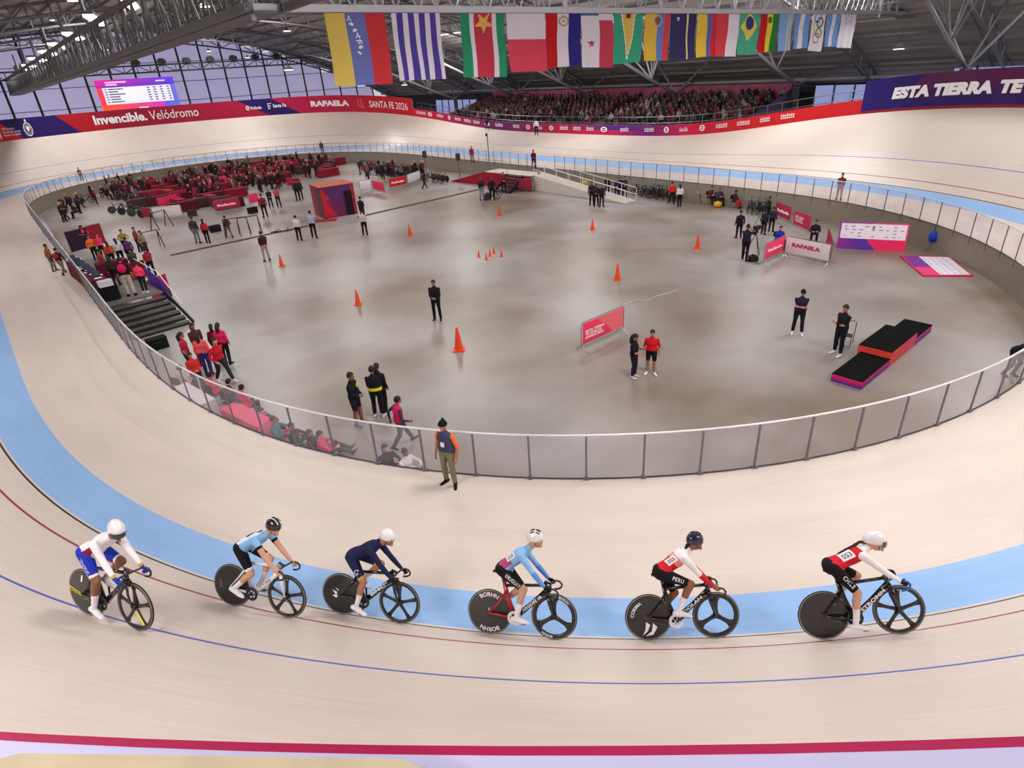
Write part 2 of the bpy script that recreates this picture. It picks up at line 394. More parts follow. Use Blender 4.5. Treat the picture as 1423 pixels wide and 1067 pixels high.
# ---------------------------------------------------------------- perimeter board
def top_s(px, py, a=0, b=NT):   # index on the track rim that shows at px,py
    best = (1e9, 0)
    for i in range(a, b):
        P = tpt(i, DW); d = np.array(P)-CAMP
        if d@FW < 12: continue
        u = uv_of(P); e = math.hypot(u[0]-px, u[1]-py)
        if e < best[0]: best = (e, i)
    i0 = best[1]; best = (1e9, i0)
    for f in np.linspace(-1, 1, 41):
        u = uv_of(tpt(i0+f, DW)); e = abs(u[0]-px)
        if e < best[0]: best = (e, i0+f)
    return best[1]-NT if best[1] > 450 else best[1]
I575 = top_s(575, 161); I1195 = top_s(1195, 158); ILEFT = top_s(0, 198)
def hb(i):   # board height along the rim; the low boards stand along the far straight
    i = (i+270) % NT-270
    if I1195 < i < I575: return .95
    if -190 < i < 300: return 2.15
    x = max(-3.0, min(3.0, tpt(i, DW).x)); return 1.87+.028*(x+1.5)
def board_pt(i, v, inset=0.0, h=None):
    P = tpt(i, DW); Q = tpt(i, DW-.05); n = Vector((P.x-Q.x, P.y-Q.y, 0)).normalized()
    return P+V(0, 0, 1)*((h or hb(i))*v)+n*(.03-inset)
def col_board(i, v, H):
    u = uv_of(board_pt(i, v)) if (np.array(board_pt(i, 0))-CAMP)@FW > 3 else (0, 0)
    return u
RED, CRIM, MAG, NAVY, PURP, HOT = (196, 24, 40), (150, 18, 52), (190, 22, 88), (42, 18, 98), (96, 32, 130), (222, 34, 60)
def lerp(a, b, t): t = max(0, min(1, t)); return tuple(a[k]*(1-t)+b[k]*t for k in range(3))
IA = {x: top_s(x, y) for x, y in ((20, 194), (100, 185), (135, 181), (330, 164), (355, 162), (400, 158), (430, 157))}
IB = {x: top_s(x, y) for x, y in ((640, 175), (700, 181), (780, 186), (850, 187), (900, 187), (950, 184), (1000, 180))}
IC = {x: top_s(x, y) for x, y in ((1250, 155), (1300, 152), (1350, 148))}
def board_color(i, v):
    # clockwise index falls towards photo right; i = arc index
    i = (i+270) % NT-270
    if I1195 < i < I575:
        st = [(I575, HOT), (IB[640], (150, 20, 70)), (IB[700], (100, 24, 96)), (IB[780], (190, 22, 70)), (IB[850], (86, 34, 130) if v > .5 else (190, 26, 80)), (IB[900], (110, 30, 120)), (IB[950], (205, 28, 80)), (IB[1000], (200, 26, 40)), (I1195, (205, 26, 34))]
        for (a, ca), (b, cb) in zip(st, st[1:]):
            if b <= i <= a: return lerp(ca, cb, (a-i)/(a-b))
    if i >= I575:
        sl = (v-.5)*(-(IA[20]-IA[100])*.35)
        j = i+sl
        if j > IA[20]: return RED if j < IA[20]+14 else MAG
        if j > IA[100]: return NAVY
        if j > IA[135]-2: return (178, 24, 36)
        j = i-(v-.5)*(IA[355]-IA[400])*.9
        if j > IA[355]: return lerp(CRIM, (176, 24, 60), (IA[135]-i)/(IA[135]-IA[355]))
        if j > IA[400]: return NAVY
        return lerp((190, 24, 84), (204, 28, 36), (IA[400]-i)/(IA[400]-I575))
    if v < .05: return (150, 20, 40)
    t = (I1195-i)/max(1, (I1195-IC[1350]))
    if t < .4+v*.3-.15: return (36, 18, 108)
    if t < 3.0: return lerp((34, 20, 104), (88, 22, 72), (v-.15)*1.4+min(t, 2)*.1)
    return MAG
def build_board():
    root = thing('perimeter_board', 'tall printed advertising board in magenta, red and navy along the rim of the banked track', 'advertising board')
    def section(name, i0, i1, nvr=10, step=.25, mat_=PRINT, thick=.03):
        cap = .34 if nvr <= 6 else .08
        n = int((i1-i0)/step); mb = MB(); vs = []; cs = []; fs = []
        for a in range(n+1):
            i = i0+(i1-i0)*a/n
            h = hb((i0+i1)/2) if nvr > 6 else hb(i)
            for r in range(nvr+1): vs.append(board_pt(i, r/nvr, h=h))
            vs += [board_pt(i, 1, -thick, h), board_pt(i, 1, -cap, h), board_pt(i, 0, -cap, h)]
        m = nvr+4
        mid = []
        for a in range(n):
            for r in range(m-1):
                fs.append((a*m+r, a*m+r+1, (a+1)*m+r+1, (a+1)*m+r))
                if r < nvr: cs.append(s2l(board_color(i0+(i1-i0)*(a+.5)/n, (r+.5)/nvr)))
                elif r == nvr: cs.append(s2l((172, 16, 78)))
                else: cs.append(s2l((196, 192, 230)))
        mb.add(vs, fs); mb.c = cs; return mb.build(name, mat_, root)
    section('low_banner', I1195, I575, 8, .25)
    section('bend_banner', I575, ILEFT+40, 12, .2); 
    IR = top_s(1420, 146)-25
    section('bend_banner', IR, I1195, 12, .25)
    section('bend_banner', ILEFT+40, NT+IR, 6, .5)
    # lettering
    WT = mat('white_banner_ink', (246, 244, 246), .5, var=.01)
    def word(s, x0, x1, yc, v0, v1, bold=.03, m=WT, ins=.03, label=None, **k):
        ia, ib = top_s(x0, yc), top_s(x1, yc); h = hb((ia+ib)/2)
        return text_on('lettering', s, lambda u, v: board_pt(ia+(ib-ia)*u, v0+(v1-v0)*v, ins, h), m, root, bold, label, **k)
    word('Invencible.', 135, 208, 181, .30, .80, .035); word('Velódromo', 212, 279, 173, .30, .80, .0)
    word('RAFAELA', 434, 487, 157, .36, .70, .06); word('SANTA FE', 515, 549, 158, .30, .70, .01); word('2026', 551.5, 568, 160, .30, .70, 0)
    word('Rafaela', 351, 366, 162, .42, .60, .02); word('Santa Fe', 382, 400, 159, .44, .66, .03)
    word('XIII Juegos\nSuramericanos\nSanta Fe 2026', 9, 33, 196, .22, .62, .0)
    word('ESTA TIERRA', 1235, 1372, 152, .36, .70, .07, space=1.0, shear=.1); word('TE VUELVE', 1381, 1520, 147, .36, .70, .07, shear=.1)
    # marks: torch, round crest, rings of sponsors on the low banner
    def mark(px, py, w_px, v0, v1, fn, name='logo', m=WT):
        ia, ib = top_s(px-w_px/2, py), top_s(px+w_px/2, py); h = hb((ia+ib)/2)
        mb = MB(); 
        for poly in fn: mb.add([board_pt(ia+(ib-ia)*u, v0+(v1-v0)*v, .03, h) for u, v in poly], [tuple(range(len(poly)))])
        mb.build(name, m, root)
    def ringp(cx, cy, r0, r1, n=14, sx=1, sy=1):
        out = []
        for j in range(n):
            a, b = 2*PI*j/n, 2*PI*(j+1)/n
            out.append([(cx+r0*math.cos(a)*sx, cy+r0*math.sin(a)*sy), (cx+r1*math.cos(a)*sx, cy+r1*math.sin(a)*sy), (cx+r1*math.cos(b)*sx, cy+r1*math.sin(b)*sy), (cx+r0*math.cos(b)*sx, cy+r0*math.sin(b)*sy)])
        return out
    mark(4, 197, 6, .1, .9, [[(.2, .55), (.5, .5), (.9, .6), (.6, 1)], [(.35, 0), (.6, 0), (.75, .5), (.25, .5)]])
    mark(44, 192, 15, .08, .94, ringp(.5, .42, .34, .4)+ringp(.5, .42, .24, .27)+[[(.45, .25), (.6, .35), (.7, .55), (.45, .62), (.35, .5)]]+[[(.4, .85), (.6, .85), (.55, 1), (.45, 1)]])
    mark(347, 163, 5, .38, .66, ringp(.5, .5, .3, .5)+[[(.3, .3), (.4, .2), (.8, .7), (.7, .8)]])
    mark(378, 160, 6, .36, .72, [[(0, .8), (.9, .9), (.9, 1), (0, .95)], [(0, .4), (.7, .5), (.7, .62), (0, .55)], [(0, .05), (.5, .1), (.5, .25), (0, .2)], [(0, 0), (.12, 0), (.12, 1), (0, 1)]])
    mark(503, 158, 11, .1, .9, [[(.1, .3), (.3, .2), (.35, .8), (.15, .9)], [(.4, .15), (.6, .15), (.75, .9), (.5, .95)], [(.65, .2), (.95, .1), (.85, .6), (.75, .5)]], m=mat('banner_ink_rose', (214, 70, 96), .5))
    for px, s in ((586, 'quilmes'), (612, 'claro'), (636, 'DAR S'), (650, 'nacion'), (664, 'megg'), (718, 'claro'), (749, 'Coca'), (784, 'DAR S'), (801, 'nacion'), (819, 'megg'), (902, 'quilmes'), (949, 'Coca-Cola'), (1002, 'Quiat S'), (1032, 'nacion'), (1062, 'megg')):
        pass
    low = [(586, 13, 'r'), (598, 6, 'o'), (612, 9, 'r'), (624, 5, 'o'), (637, 9, 'r'), (650, 10, 'r'), (663, 9, 'r'), (677, 8, 'o'), (694, 10, 'r'), (718, 9, 'r'), (734, 6, 'o'), (749, 9, 'c'), (766, 6, 'o'), (784, 11, 'r'), (802, 11, 'r'), (820, 10, 'r'), (839, 10, 'o'), (868, 12, 'r'), (902, 13, 'r'), (925.5, 8, 'o'), (949, 11, 'c'), (975, 8, 'o'), (1002, 15, 'r'), (1032, 17, 'r'), (1062, 14, 'r'), (1094, 20, 'r')]
    for px, wpx, kind in low:
        yy = 186
        if kind == 'o': mark(px, yy, wpx, .25, .85, ringp(.5, .5, .28, .45)+[[(.25, .44), (.75, .44), (.75, .56), (.25, .56)]])
        elif kind == 'c': word('Coca-Cola', px-wpx/2, px+wpx/2, yy, .35, .72, .02, shear=.3)
        else:
            r = random.Random(int(px)); ps = []; x = 0
            while x < .92:
                w_ = r.uniform(.07, .12); t = r.uniform(.75, 1); ps += [[(x, .3), (x+.035, .3), (x+.035, t), (x, t)], [(x+.035, .3), (x+w_, .3), (x+w_, .42), (x+.035, .42)], [(x+.035, .62), (x+w_, .62), (x+w_, .74), (x+.035, .74)]]; x += w_+.04
            mark(px, yy, wpx, .22, .85, ps, 'wordmark')
    return root
board = build_board()
# ---------------------------------------------------------------- hall: roof, end wall, trusses
ROOFM = mat('dark_corrugated_roof', (188, 184, 180), .75, .0, var=.25, scale=.6)
def zr(w_): return 16.8-11.6*(w_/46.0)**2
def build_roof():
    ws = np.linspace(-46, 46, 185); a0, a1 = -75, 70
    vs = []; fs = []
    for k, w_ in enumerate(ws):
        z = zr(w_)+(.10 if k % 2 else 0)
        vs += [aw(a0, w_, z), aw(a1, w_, z)]
    for k in range(len(ws)-1): fs.append((2*k, 2*k+1, 2*k+3, 2*k+2))
    MB().add(vs, fs).build('ceiling', ROOFM, kind='structure')
    r = thing('roof_purlins', 'long grey steel purlins under the dark corrugated roof', 'roof beam')
    P = MB()
    for w_ in np.arange(-45, 45.1, 2.5): MB().bar(aw(a0, w_, zr(w_)-.14), aw(a1, w_, zr(w_)-.14), .12, .2).build('purlin', PAINTG, r)
    # end wall beyond the far bend
    LAV = mat('backlit_lavender_polycarbonate', (160, 154, 188), .5, emit=.95, var=.05, scale=.4)
    r = thing('glazed_end_wall', 'backlit lavender glazed end wall with dark mullions behind the far bend', 'window wall')
    a = 69.5; step = 3.3; wl = np.arange(-42.9, 43, step)
    for w_ in wl[:-1]:
        zt = zr(max(abs(w_), abs(w_+step)))
        z = -1.0
        while z < zt:
            z2 = min(z+2.7, zr(w_+step/2)-.1)
            if z2-z > .3: MB().quad(aw(a, w_+.05, z+.04), aw(a, w_+step-.05, z+.04), aw(a, w_+step-.05, z2-.04), aw(a, w_+.05, z2-.04)).build('pane', LAV, r)
            z += 2.7
    for w_ in wl: MB().bar(aw(a-.1, w_, -1.5), aw(a-.1, w_, zr(w_)), .22, .22).build('mullion', DARKST, r)
    for z in np.arange(-1, 16, 2.7):
        wm = min(43, 46*math.sqrt(max(0, (16.8-z)/11.6)))
        MB().bar(aw(a-.1, -wm, z), aw(a-.1, wm, z), .1, .08).build('transom', DARKST, r)
    # outer walls behind the far stand
    MB().quad(aw(-75, 46, -2), aw(70, 46, -2), aw(70, 46, zr(46)), aw(-75, 46, zr(46))).build('wall_far', mat('dark_wall', (58, 56, 60), .8), kind='structure')
    MB().quad(aw(-75, -46, -2), aw(70, -46, -2), aw(70, -46, zr(46)), aw(-75, -46, zr(46))).build('wall_near', mat('dark_wall', (58, 56, 60), .8), kind='structure')
build_roof()
def lattice(mb, bot, top, r, n=5):
    for k in range(len(bot)-1):
        mb.tube([bot[k], top[k]], r, n); mb.tube([bot[k], top[k+1]] if k % 2 == 0 else [top[k], bot[k+1]], r, n)
    return mb
def arch_truss(a, label, wmin=-45, wmax=45, depth=1.9):
    root = thing('roof_truss', label, 'truss'); n = 36; ws = np.linspace(wmin, wmax, n+1)
    top = [Vector(aw(a, w_, zr(w_)-.35)) for w_ in ws]; bot = [Vector(aw(a, w_, zr(w_)-.35-depth*(1-.6*(abs(w_)/46)**2))) for w_ in ws]
    MB().tube(top, .10, 6).build('top_chord', PAINTG, root); MB().tube(bot, .11, 6).build('bottom_chord', PAINTG, root)
    m = lattice(MB(), bot, top, .05).build('bracing', PAINTG, root); m['kind'] = 'stuff'
    # secondary chord off to the side gives the space-frame look
    t2 = [Vector(aw(a+1.2, w_, zr(w_)-.35)) for w_ in ws]
    m = lattice(MB().tube(t2, .08, 5), bot, t2, .04).build('bracing', PAINTG, root); m['kind'] = 'stuff'
for k, (a, nm) in enumerate(((-30, 'nearest to the stands end'), (-20, 'second from the flags'), (3, 'just beyond the row of flags'), (15, 'crossing over the middle of the infield'), (27, 'beyond the middle of the infield'), (39, 'over the team pits'), (51, 'above the stage lights'), (64, 'close to the lavender end wall'))):
    arch_truss(a, 'grey curved lattice roof truss '+nm, depth=1.9 if a < 60 else 1.4)
# flags beam along N at constant a, long girder along A
ZG = 10.1
P0 = back(400, 17.3, ZG); P1 = back(1186, 19.7, ZG); bd = (P1-P0).normalized(); bl = (P1-P0).length
def flag_beam():
    root = thing('flag_gantry', 'light grey straight lattice gantry carrying the row of national flags', 'gantry')
    LG = mat('light_grey_gantry_paint', (168, 168, 176), .4, .3, var=.05)
    side = V(-bd.y, bd.x, 0)
    a = P0-bd*1.0; b = P0+bd*(bl+18)
    L = (b-a).length; n = int(L/1.5)
    for s, dz in ((0, 0), (1.0, 0), (0, 1.5), (1.0, 1.5)):
        MB().bar(a+side*s+V(0, 0, dz+.10), b+side*s+V(0, 0, dz+.10), .13, .18).build('chord', LG, root)
    MB().bar(a+side*.5+V(0, 0, .2), b+side*.5+V(0, 0, .2), .85, .04).build('deck', LG, root)
    for k in range(n):
        p = a+bd*(L*k/n); q = a+bd*(L*(k+1)/n); m = (p+q)/2
        for s in (0, 1.0):
            o = side*s
            MB().tube([p+o+V(0, 0, .1), m+o+V(0, 0, 1.55), q+o+V(0, 0, .1)], .035, 5).build('brace', LG, root)
        MB().tube([p+V(0, 0, 1.5), p+side*1.0+V(0, 0, 1.5)], .03, 5).build('brace', LG, root)
        if k % 4 == 0: MB().bar(p+V(0, 0, -.2), p+V(0, 0, 2.2), .11, .11).build('hanger', LG, root)
flag_beam()
def girder():
    GDK = mat('dull_girder_paint', (98, 98, 98), .6, .1)
    root = thing('lattice_girder', 'deep dark grey lattice girder with walkway running towards the end wall beside the lights', 'girder')
    a0, w0, z0 = -25.6, -12.9, 10.2; a1, w1, z1 = 56, -12.6, 9.25; H = 1.55; W = 1.1; n = 44
    def p(t, s, dz): 
        return Vector(aw(a0+(a1-a0)*t, w0+(w1-w0)*t-s, z0+(z1-z0)*t+dz))
    for s, dz in ((0, 0), (W, 0), (0, H), (W, H)): MB().bar(p(0, s, dz), p(1, s, dz), .16, .2).build('chord', GDK, root)
    MB().bar(p(0, W/2, -.1), p(1, W/2, -.1), W-.3, .06).build('walkway', GDK, root)
    for k in range(n):
        t0, t1 = k/n, (k+1)/n; tm = (t0+t1)/2
        for s in (0, W): MB().tube([p(t0, s, 0), p(tm, s, H), p(t1, s, 0)], .04, 5).build('brace', GDK, root)
        for s in (0, W): MB().tube([p(tm, s, 0), p(tm, s, H)], .04, 5).build('brace', GDK, root)
        if k % 5 == 0: MB().bar(p(t0, 0, -.1), p(t0, 0, H+2.2),   .16, .16).build('hanger', PAINTG, root)
    MB().bar(aw(-44, w0-.2, z0+.4), p(0, 0, 0), .16, .2).build('chord', GDK, root)
girder()
def light_truss():
    root = thing('stage_light_truss', 'slim dark trussed bar of stage lights hanging before the end wall', 'lighting truss')
    z = 10.6; a = 52
    q = [(-24, 0), (24, .0)]
    n = 34; b0 = [Vector(aw(a, -26+52*k/n, z+.35*k/n)) for k in range(n+1)]; t0 = [p+V(0, 0, .8) for p in b0]
    MB().tube(b0, .10, 5).build('chord', DARKST, root); MB().tube(t0, .10, 5).build('chord', DARKST, root)
    m = lattice(MB(), b0, t0, .055).build('bracing', DARKST, root); m['kind'] = 'stuff'
    lm = mat('stage_light_housing', (22, 22, 24), .5)
    base = None
    for k in range(5, 31, 2):
        pos = t0[k]+V(0, 0, .35)
        if base is None: base = MB().box((0, 0, 0), (.7, .9, .45)).box((0, 0, -.3), (.5, .12, .25)).box((0, 0, .3), (.3, .6, .15)).mesh('stage_light', [lm])
        link('stage_light', base, None, 'black stage light clamped on the trussed bar near the lavender end wall', 'stage light', 'stage lights along the far lighting truss', M=Matrix.Translation(pos)@Matrix.Rotation(TH, 4, 'Z'))
light_truss()
# ceiling lamps that show
LEDM = mat('lit_led_strip', (255, 250, 246), .4, emit=9, var=0)
HOUS = mat('lamp_housing', (120, 120, 122), .4, .5)
def row_lamps():
    px = [(180, 4), (133, 28.5), (103, 50.6), (82.6, 64), (69, 74), (54, 83), (44.5, 92), (37, 97), (30, 102), (22, 107)]
    # two points fix the line; lamps sit on it under the roof
    zl = 12.0; pts = [back(x, y, zl) for x, y in px]
    v = back(145, 35, zl)-back(124.5, 22.5, zl); yaw = math.atan2(v.y, v.x); L = v.length
    for k, q in enumerate(pts):
        M = Matrix.Translation(q)@Matrix.Rotation(yaw, 4, 'Z')@Matrix.Scale(L/3.0*(1+.06*k), 4)
        t = thing('ceiling_lamp', 'double white LED lamp in the diagonal row beside the lattice girder', 'lamp', M=M, group='double LED lamps beside the girder')
        for s_ in (-.75, .75):
            MB().box((s_, 0, 0), (1.35, .24, .06)).build('led_strip', LEDM, t); MB().box((s_, 0, .07), (1.45, .3, .08)).build('housing', HOUS, t)
row_lamps()
for k, (x, y, z) in enumerate(((290, 71, 13.5), (344, 80, 12.5), (1249, 68, 10.6), (1419, 29, 11.4), (101, 1, 14), (562, 118, 8.45), (149, 69, 12.5), (75, 28, 14.5), (286, 9, 12.6), (399, 43, 12.4), (401, 97, 9.2))):
    p = back(x, y, z) if k not in (2, 5) else ray_at(x, y, 50 if k == 2 else 78)
    t = thing('high_bay_lamp', ('round white high bay lamp hanging %s' % ['near the top of the end wall', 'beside the end wall lamp', 'alone under the dark roof past the last flag', 'over the navy board', 'above the girder end', 'below the striped flags', 'over the girder', 'among dark roof trusses', 'above the girder braces', 'between truss and yellow flag', 'low on the truss before the end wall'][k]), 'lamp', M=Matrix.Translation(p))
    MB().lathe([(0, 0), (.32, 0), (.34, .06), (.2, .16), (.1, .3), (.0, .3)], 14).build('reflector', HOUS, t, smooth=False)
    MB().lathe([(0, -.02), (.3, -.02), (.3, 0)], 14).build('lens', LEDM, t); MB().tube([(0, 0, .3), (0, 0, 1.2)], .02, 4).build('cord', DARKST, t)
# V struts
def vstruts():
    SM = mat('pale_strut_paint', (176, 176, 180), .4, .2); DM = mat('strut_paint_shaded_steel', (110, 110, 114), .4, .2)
    for k, (x, y, nm) in enumerate(((633, 138, 'by the pale windows at the stand end'), (715, 133, 'second from the pale windows'), (812, 130, 'over the middle of the crowd'), (939, 130, 'over the crowd near the red board'), (1107, 118, 'by the window at the crowd end'), (1343, 95, 'behind the navy board'))):
        z = [5.0, 5.05, 5.1, 5.0, 5.35, 6.6][k]; p = back(x, y, z)
        d = (np.array(p[:2])-c0); a, w_ = d@A2, d@N2
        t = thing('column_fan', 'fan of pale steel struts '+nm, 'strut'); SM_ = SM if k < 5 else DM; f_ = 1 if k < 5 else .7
        B = Vector(aw(a, w_, z)); U = Vector(aw(a, w_-4.2, z+1.5))
        MB().tube([B, U, Vector(aw(a, w_-12, min(zr(w_-12)-.8, z+4.6)))], [.16*f_, .15*f_, .13*f_], 6).build('strut', SM_, t, smooth=True)
        for da, dw in ((-3.2, -3), (3.2, -3), (-1.2, -.5), (1.2, -.5), (0, 1.5), (2.4, 3)):
            q = Vector(aw(a+da, w_-4.2+dw, zr(w_-4.2+dw)-.3)); MB().tube([U, q], .075*f_, 5).build('strut', SM_, t)
        for da in (-3.6, 3.6):
            MB().tube([B, Vector(aw(a+da, w_+1, zr(w_+1)-.2))], .09, 5).build('strut', DM, t)
        MB().tube([B, Vector(aw(a, w_+5, zr(w_+5)-.2))], .09, 5).build('strut', DM, t)
        MB().bar(B, (B.x, B.y, -1.9), .5, .5).build('pillar', mat('dark_wall', (58, 56, 60)), t)
vstruts()
MB().bar(aw(-60, 42.5, 5.75), aw(50, 42.5, 5.75), .5, .22).build('beam_far', mat('gutter_grey', (140, 140, 146), .5), kind='structure')
# ---------------------------------------------------------------- flags
Y_, B_, R_, W_, G_ = (212, 186, 92), (104, 112, 178), (196, 52, 58), (216, 208, 220), (42, 138, 100)
def star(u, v, cu, cv, r, asp=.75, rot=PI/2):
    x, y = (u-cu), (v-cv)/asp; d = math.hypot(x, y)
    if d > r: return False
    a = (math.atan2(y, x)-rot) % (2*PI/5); a = min(a, 2*PI/5-a)
    # edge of the star between tip (r) and notch (.38 r)
    t = a/(PI/5); ri, ro = .38*r, r
    x1, y1 = ro, 0; x2, y2 = ri*math.cos(PI/5), ri*math.sin(PI/5)
    px, py = d*math.cos(a), d*math.sin(a)
    return (x2-x1)*(py-y1)-(y2-y1)*(px-x1) > 0
def bands(cols, edges):
    def f(u, v):
        for c, e in zip(cols, edges):
            if u < e: return c
        return cols[-1]
    return f
def f_ven(u, v):
    for k in range(7):
        if star(u, v, .38+.15*math.sin(PI*(k+.3)/7.5)*(.3+.9*k/6), .93-.056*k*1.4, .06, .62): return (232, 230, 236)
    return bands([Y_, B_, R_], [.335, .66, 1])(u, v)
def f_uru(u, v): return [W_, (74, 62, 150)][int(u*9) % 2]
def f_sur(u, v):
    if star(u, v, .52, .86, .22, .8, -PI/2): return (222, 168, 84)
    return bands([(40, 140, 98), W_, (186, 52, 72), W_, (40, 140, 98)], [.2, .3, .7, .8, 1])(u, v)
def f_pol(u, v): return W_ if v > .56 else (206, 66, 88)
def f_par(u, v):
    d = math.hypot(u-.5, (v-.86)*1.5)
    if .10 < d < .15: return (150, 150, 120)
    if d < .05: return (190, 170, 90)
    return bands([(186, 20, 26), W_, (44, 34, 124)], [.33, .66, 1])(u, v)
def f_pan(u, v):
    if star(u, v, .28, .45, .14, .6): return (190, 40, 60)
    if u > .55: return (190, 60, 84) if v < .88 else W_
    return W_ if v < .97 else (60, 90, 170)
def f_guy(u, v):
    t = abs(u-.5)/.5
    if t < .42*(v-.1)/.9: return (214, 178, 84) if v < .92 or t > .15 else (120, 30, 30)
    if t < .50*(v-.04)/.96: return (226, 222, 210)
    return (56, 156, 126)
def f_ecu(u, v):
    d = math.hypot((u-.5), (v-.86)*1.3)
    if d < .17: return (120, 96, 60) if d < .12 else (170, 150, 160)
    return bands([(214, 176, 64), (92, 124, 190), (200, 60, 74)], [.5, .76, 1])(u, v)
def f_nav(u, v): return (214, 206, 130) if .62 < u < .70 else ((198, 200, 214) if star(u, v, .3, .9, .08) else (48, 44, 92))
def f_col(u, v): return bands([(216, 184, 60), (92, 92, 160), (196, 40, 60)], [.5, .77, 1])(u, v)
def f_per(u, v): return bands([(206, 60, 74), W_], [.52, 1])(u, v)
def f_bra(u, v):
    d = abs(u-.5)/.42+abs(v-.7)/.36
    if math.hypot((u-.5), (v-.78)*1.2) < .2: return (44, 56, 120)
    return (216, 196, 80) if d < 1 else (72, 160, 130)
def f_bol(u, v):
    if math.hypot(u-.5, (v-.85)*1.6) < .13: return (120, 80, 50)
    return bands([(188, 24, 30), (214, 204, 60), (24, 124, 52)], [.34, .66, 1])(u, v)
def f_aru(u, v): return (206, 200, 140) if .66 < u < .72 or .80 < u < .86 else (126, 164, 216)
def f_arg(u, v):
    if math.hypot(u-.5, (v-.6)*1.5) < .08: return (206, 180, 100)
    return bands([(104, 150, 210), (216, 216, 226), (104, 150, 210)], [.33, .66, 1])(u, v)
def f_oly(u, v):
    for cu, cv, c in ((.42, .92, (40, 90, 160)), (.62, .78, (40, 40, 44)), (.4, .66, (200, 170, 60)), (.6, .5, (60, 130, 80)), (.42, .36, (180, 50, 60))):
        d = math.hypot(u-cu, (v-cv)*1.7)
        if .19 < d < .25: return c
    return (216, 214, 222)
def f_whi(u, v):
    if v > .7 and (int(u*14)+int(v*22)) % 3 == 0 and .2 < u < .8: return (150, 150, 190)
    return (214, 210, 220)
FLAGS = [(f_ven, 448, 532, 464, 118, 'yellow, blue and red vertical flag with white stars'), (f_uru, 540, 608, 552, 111, 'white flag with four violet-blue vertical stripes'), (f_sur, 636, 698, 642, 106, 'green, white and red flag with a yellow star'),
 (f_pol, 700, 754, 703, 99, 'flag with white top half and red lower half'), (f_par, 755, 804, 755, 94, 'red, white and blue flag with small round emblem'), (f_pan, 805, 849, 807, 93, 'white and red flag with one red star'),
 (f_guy, 851, 891, 854, 89, 'green flag with yellow downward triangle'), (f_ecu, 894, 929, 894, 84, 'yellow, blue and red flag with large emblem on top'), (f_nav, 929, 965, 931, 84, 'navy flag with one thin yellow stripe'),
 (f_col, 967, 994, 966, 80, 'yellow, blue and red flag without emblem'), (f_per, 993, 1027, 992, 77.5, 'half red, half white flag'), (f_bra, 1026, 1054, 1022, 76, 'green flag with yellow diamond and blue disc'),
 (f_bol, 1056, 1081, 1052, 73.5, 'red, yellow and green flag'), (f_aru, 1082, 1101, 1077, 71.5, 'light blue flag with thin pale stripes'), (f_arg, 1104, 1124, 1101, 68, 'light blue and white flag beside the ringed flag'),
 (f_oly, 1128, 1146, 1121, 70, 'white flag with five coloured rings'), (f_arg, 1149, 1166, 1145, 65, 'second light blue and white flag, next to the last flag'), (f_whi, 1168, 1188, 1162, 66, 'last flag of the row, white with a faint print')]
def flags():
    ax, d0 = P0, bd
    def on_line(px):
        best = None
        lo, hi = -3.0, bl+4
        for _ in range(60):
            m = (lo+hi)/2
            if uv_of(P0+bd*m)[0] < px: lo = m
            else: hi = m
        return P0+bd*lo
    nrm = V(bd.y, -bd.x, 0)
    for k, (fn, x0, x1, xb, yb, lab) in enumerate(FLAGS):
        a, b = on_line(x0), on_line(x1); a = a+nrm*.10; b = b+nrm*.10
        lo, hi = 3.2, 10.0   # drop that brings the lower edge to yb
        m = (a+b)/2
        for _ in range(40):
            h = (lo+hi)/2
            if uv_of(m-V(0, 0, h-3))[1] < yb: lo = h
            else: hi = h
        h = lo-3; r = random.Random(k); ph = r.uniform(0, 6); amp = .03+.02*r.random(); fr = r.uniform(1.5, 2.6)
        sk = r.uniform(-.05, .1)
        ext = bd*sk
        me = panel_mesh('flag', (a+ext-V(0, 0, h-.02), b+ext-V(0, 0, h+r.uniform(-.06, .1)), b-V(0, 0, .02), a-V(0, 0, .02)), fn, 40, 60, PRINTF,
             wave=lambda u, v: amp*math.sin(u*fr*2*PI+ph+v*1.5)*(1.15-v)+.02*math.sin(v*7+ph))
        link('flag', me, None, 'hanging %s' % lab, 'flag', 'national flags hanging from the gantry')
flags()
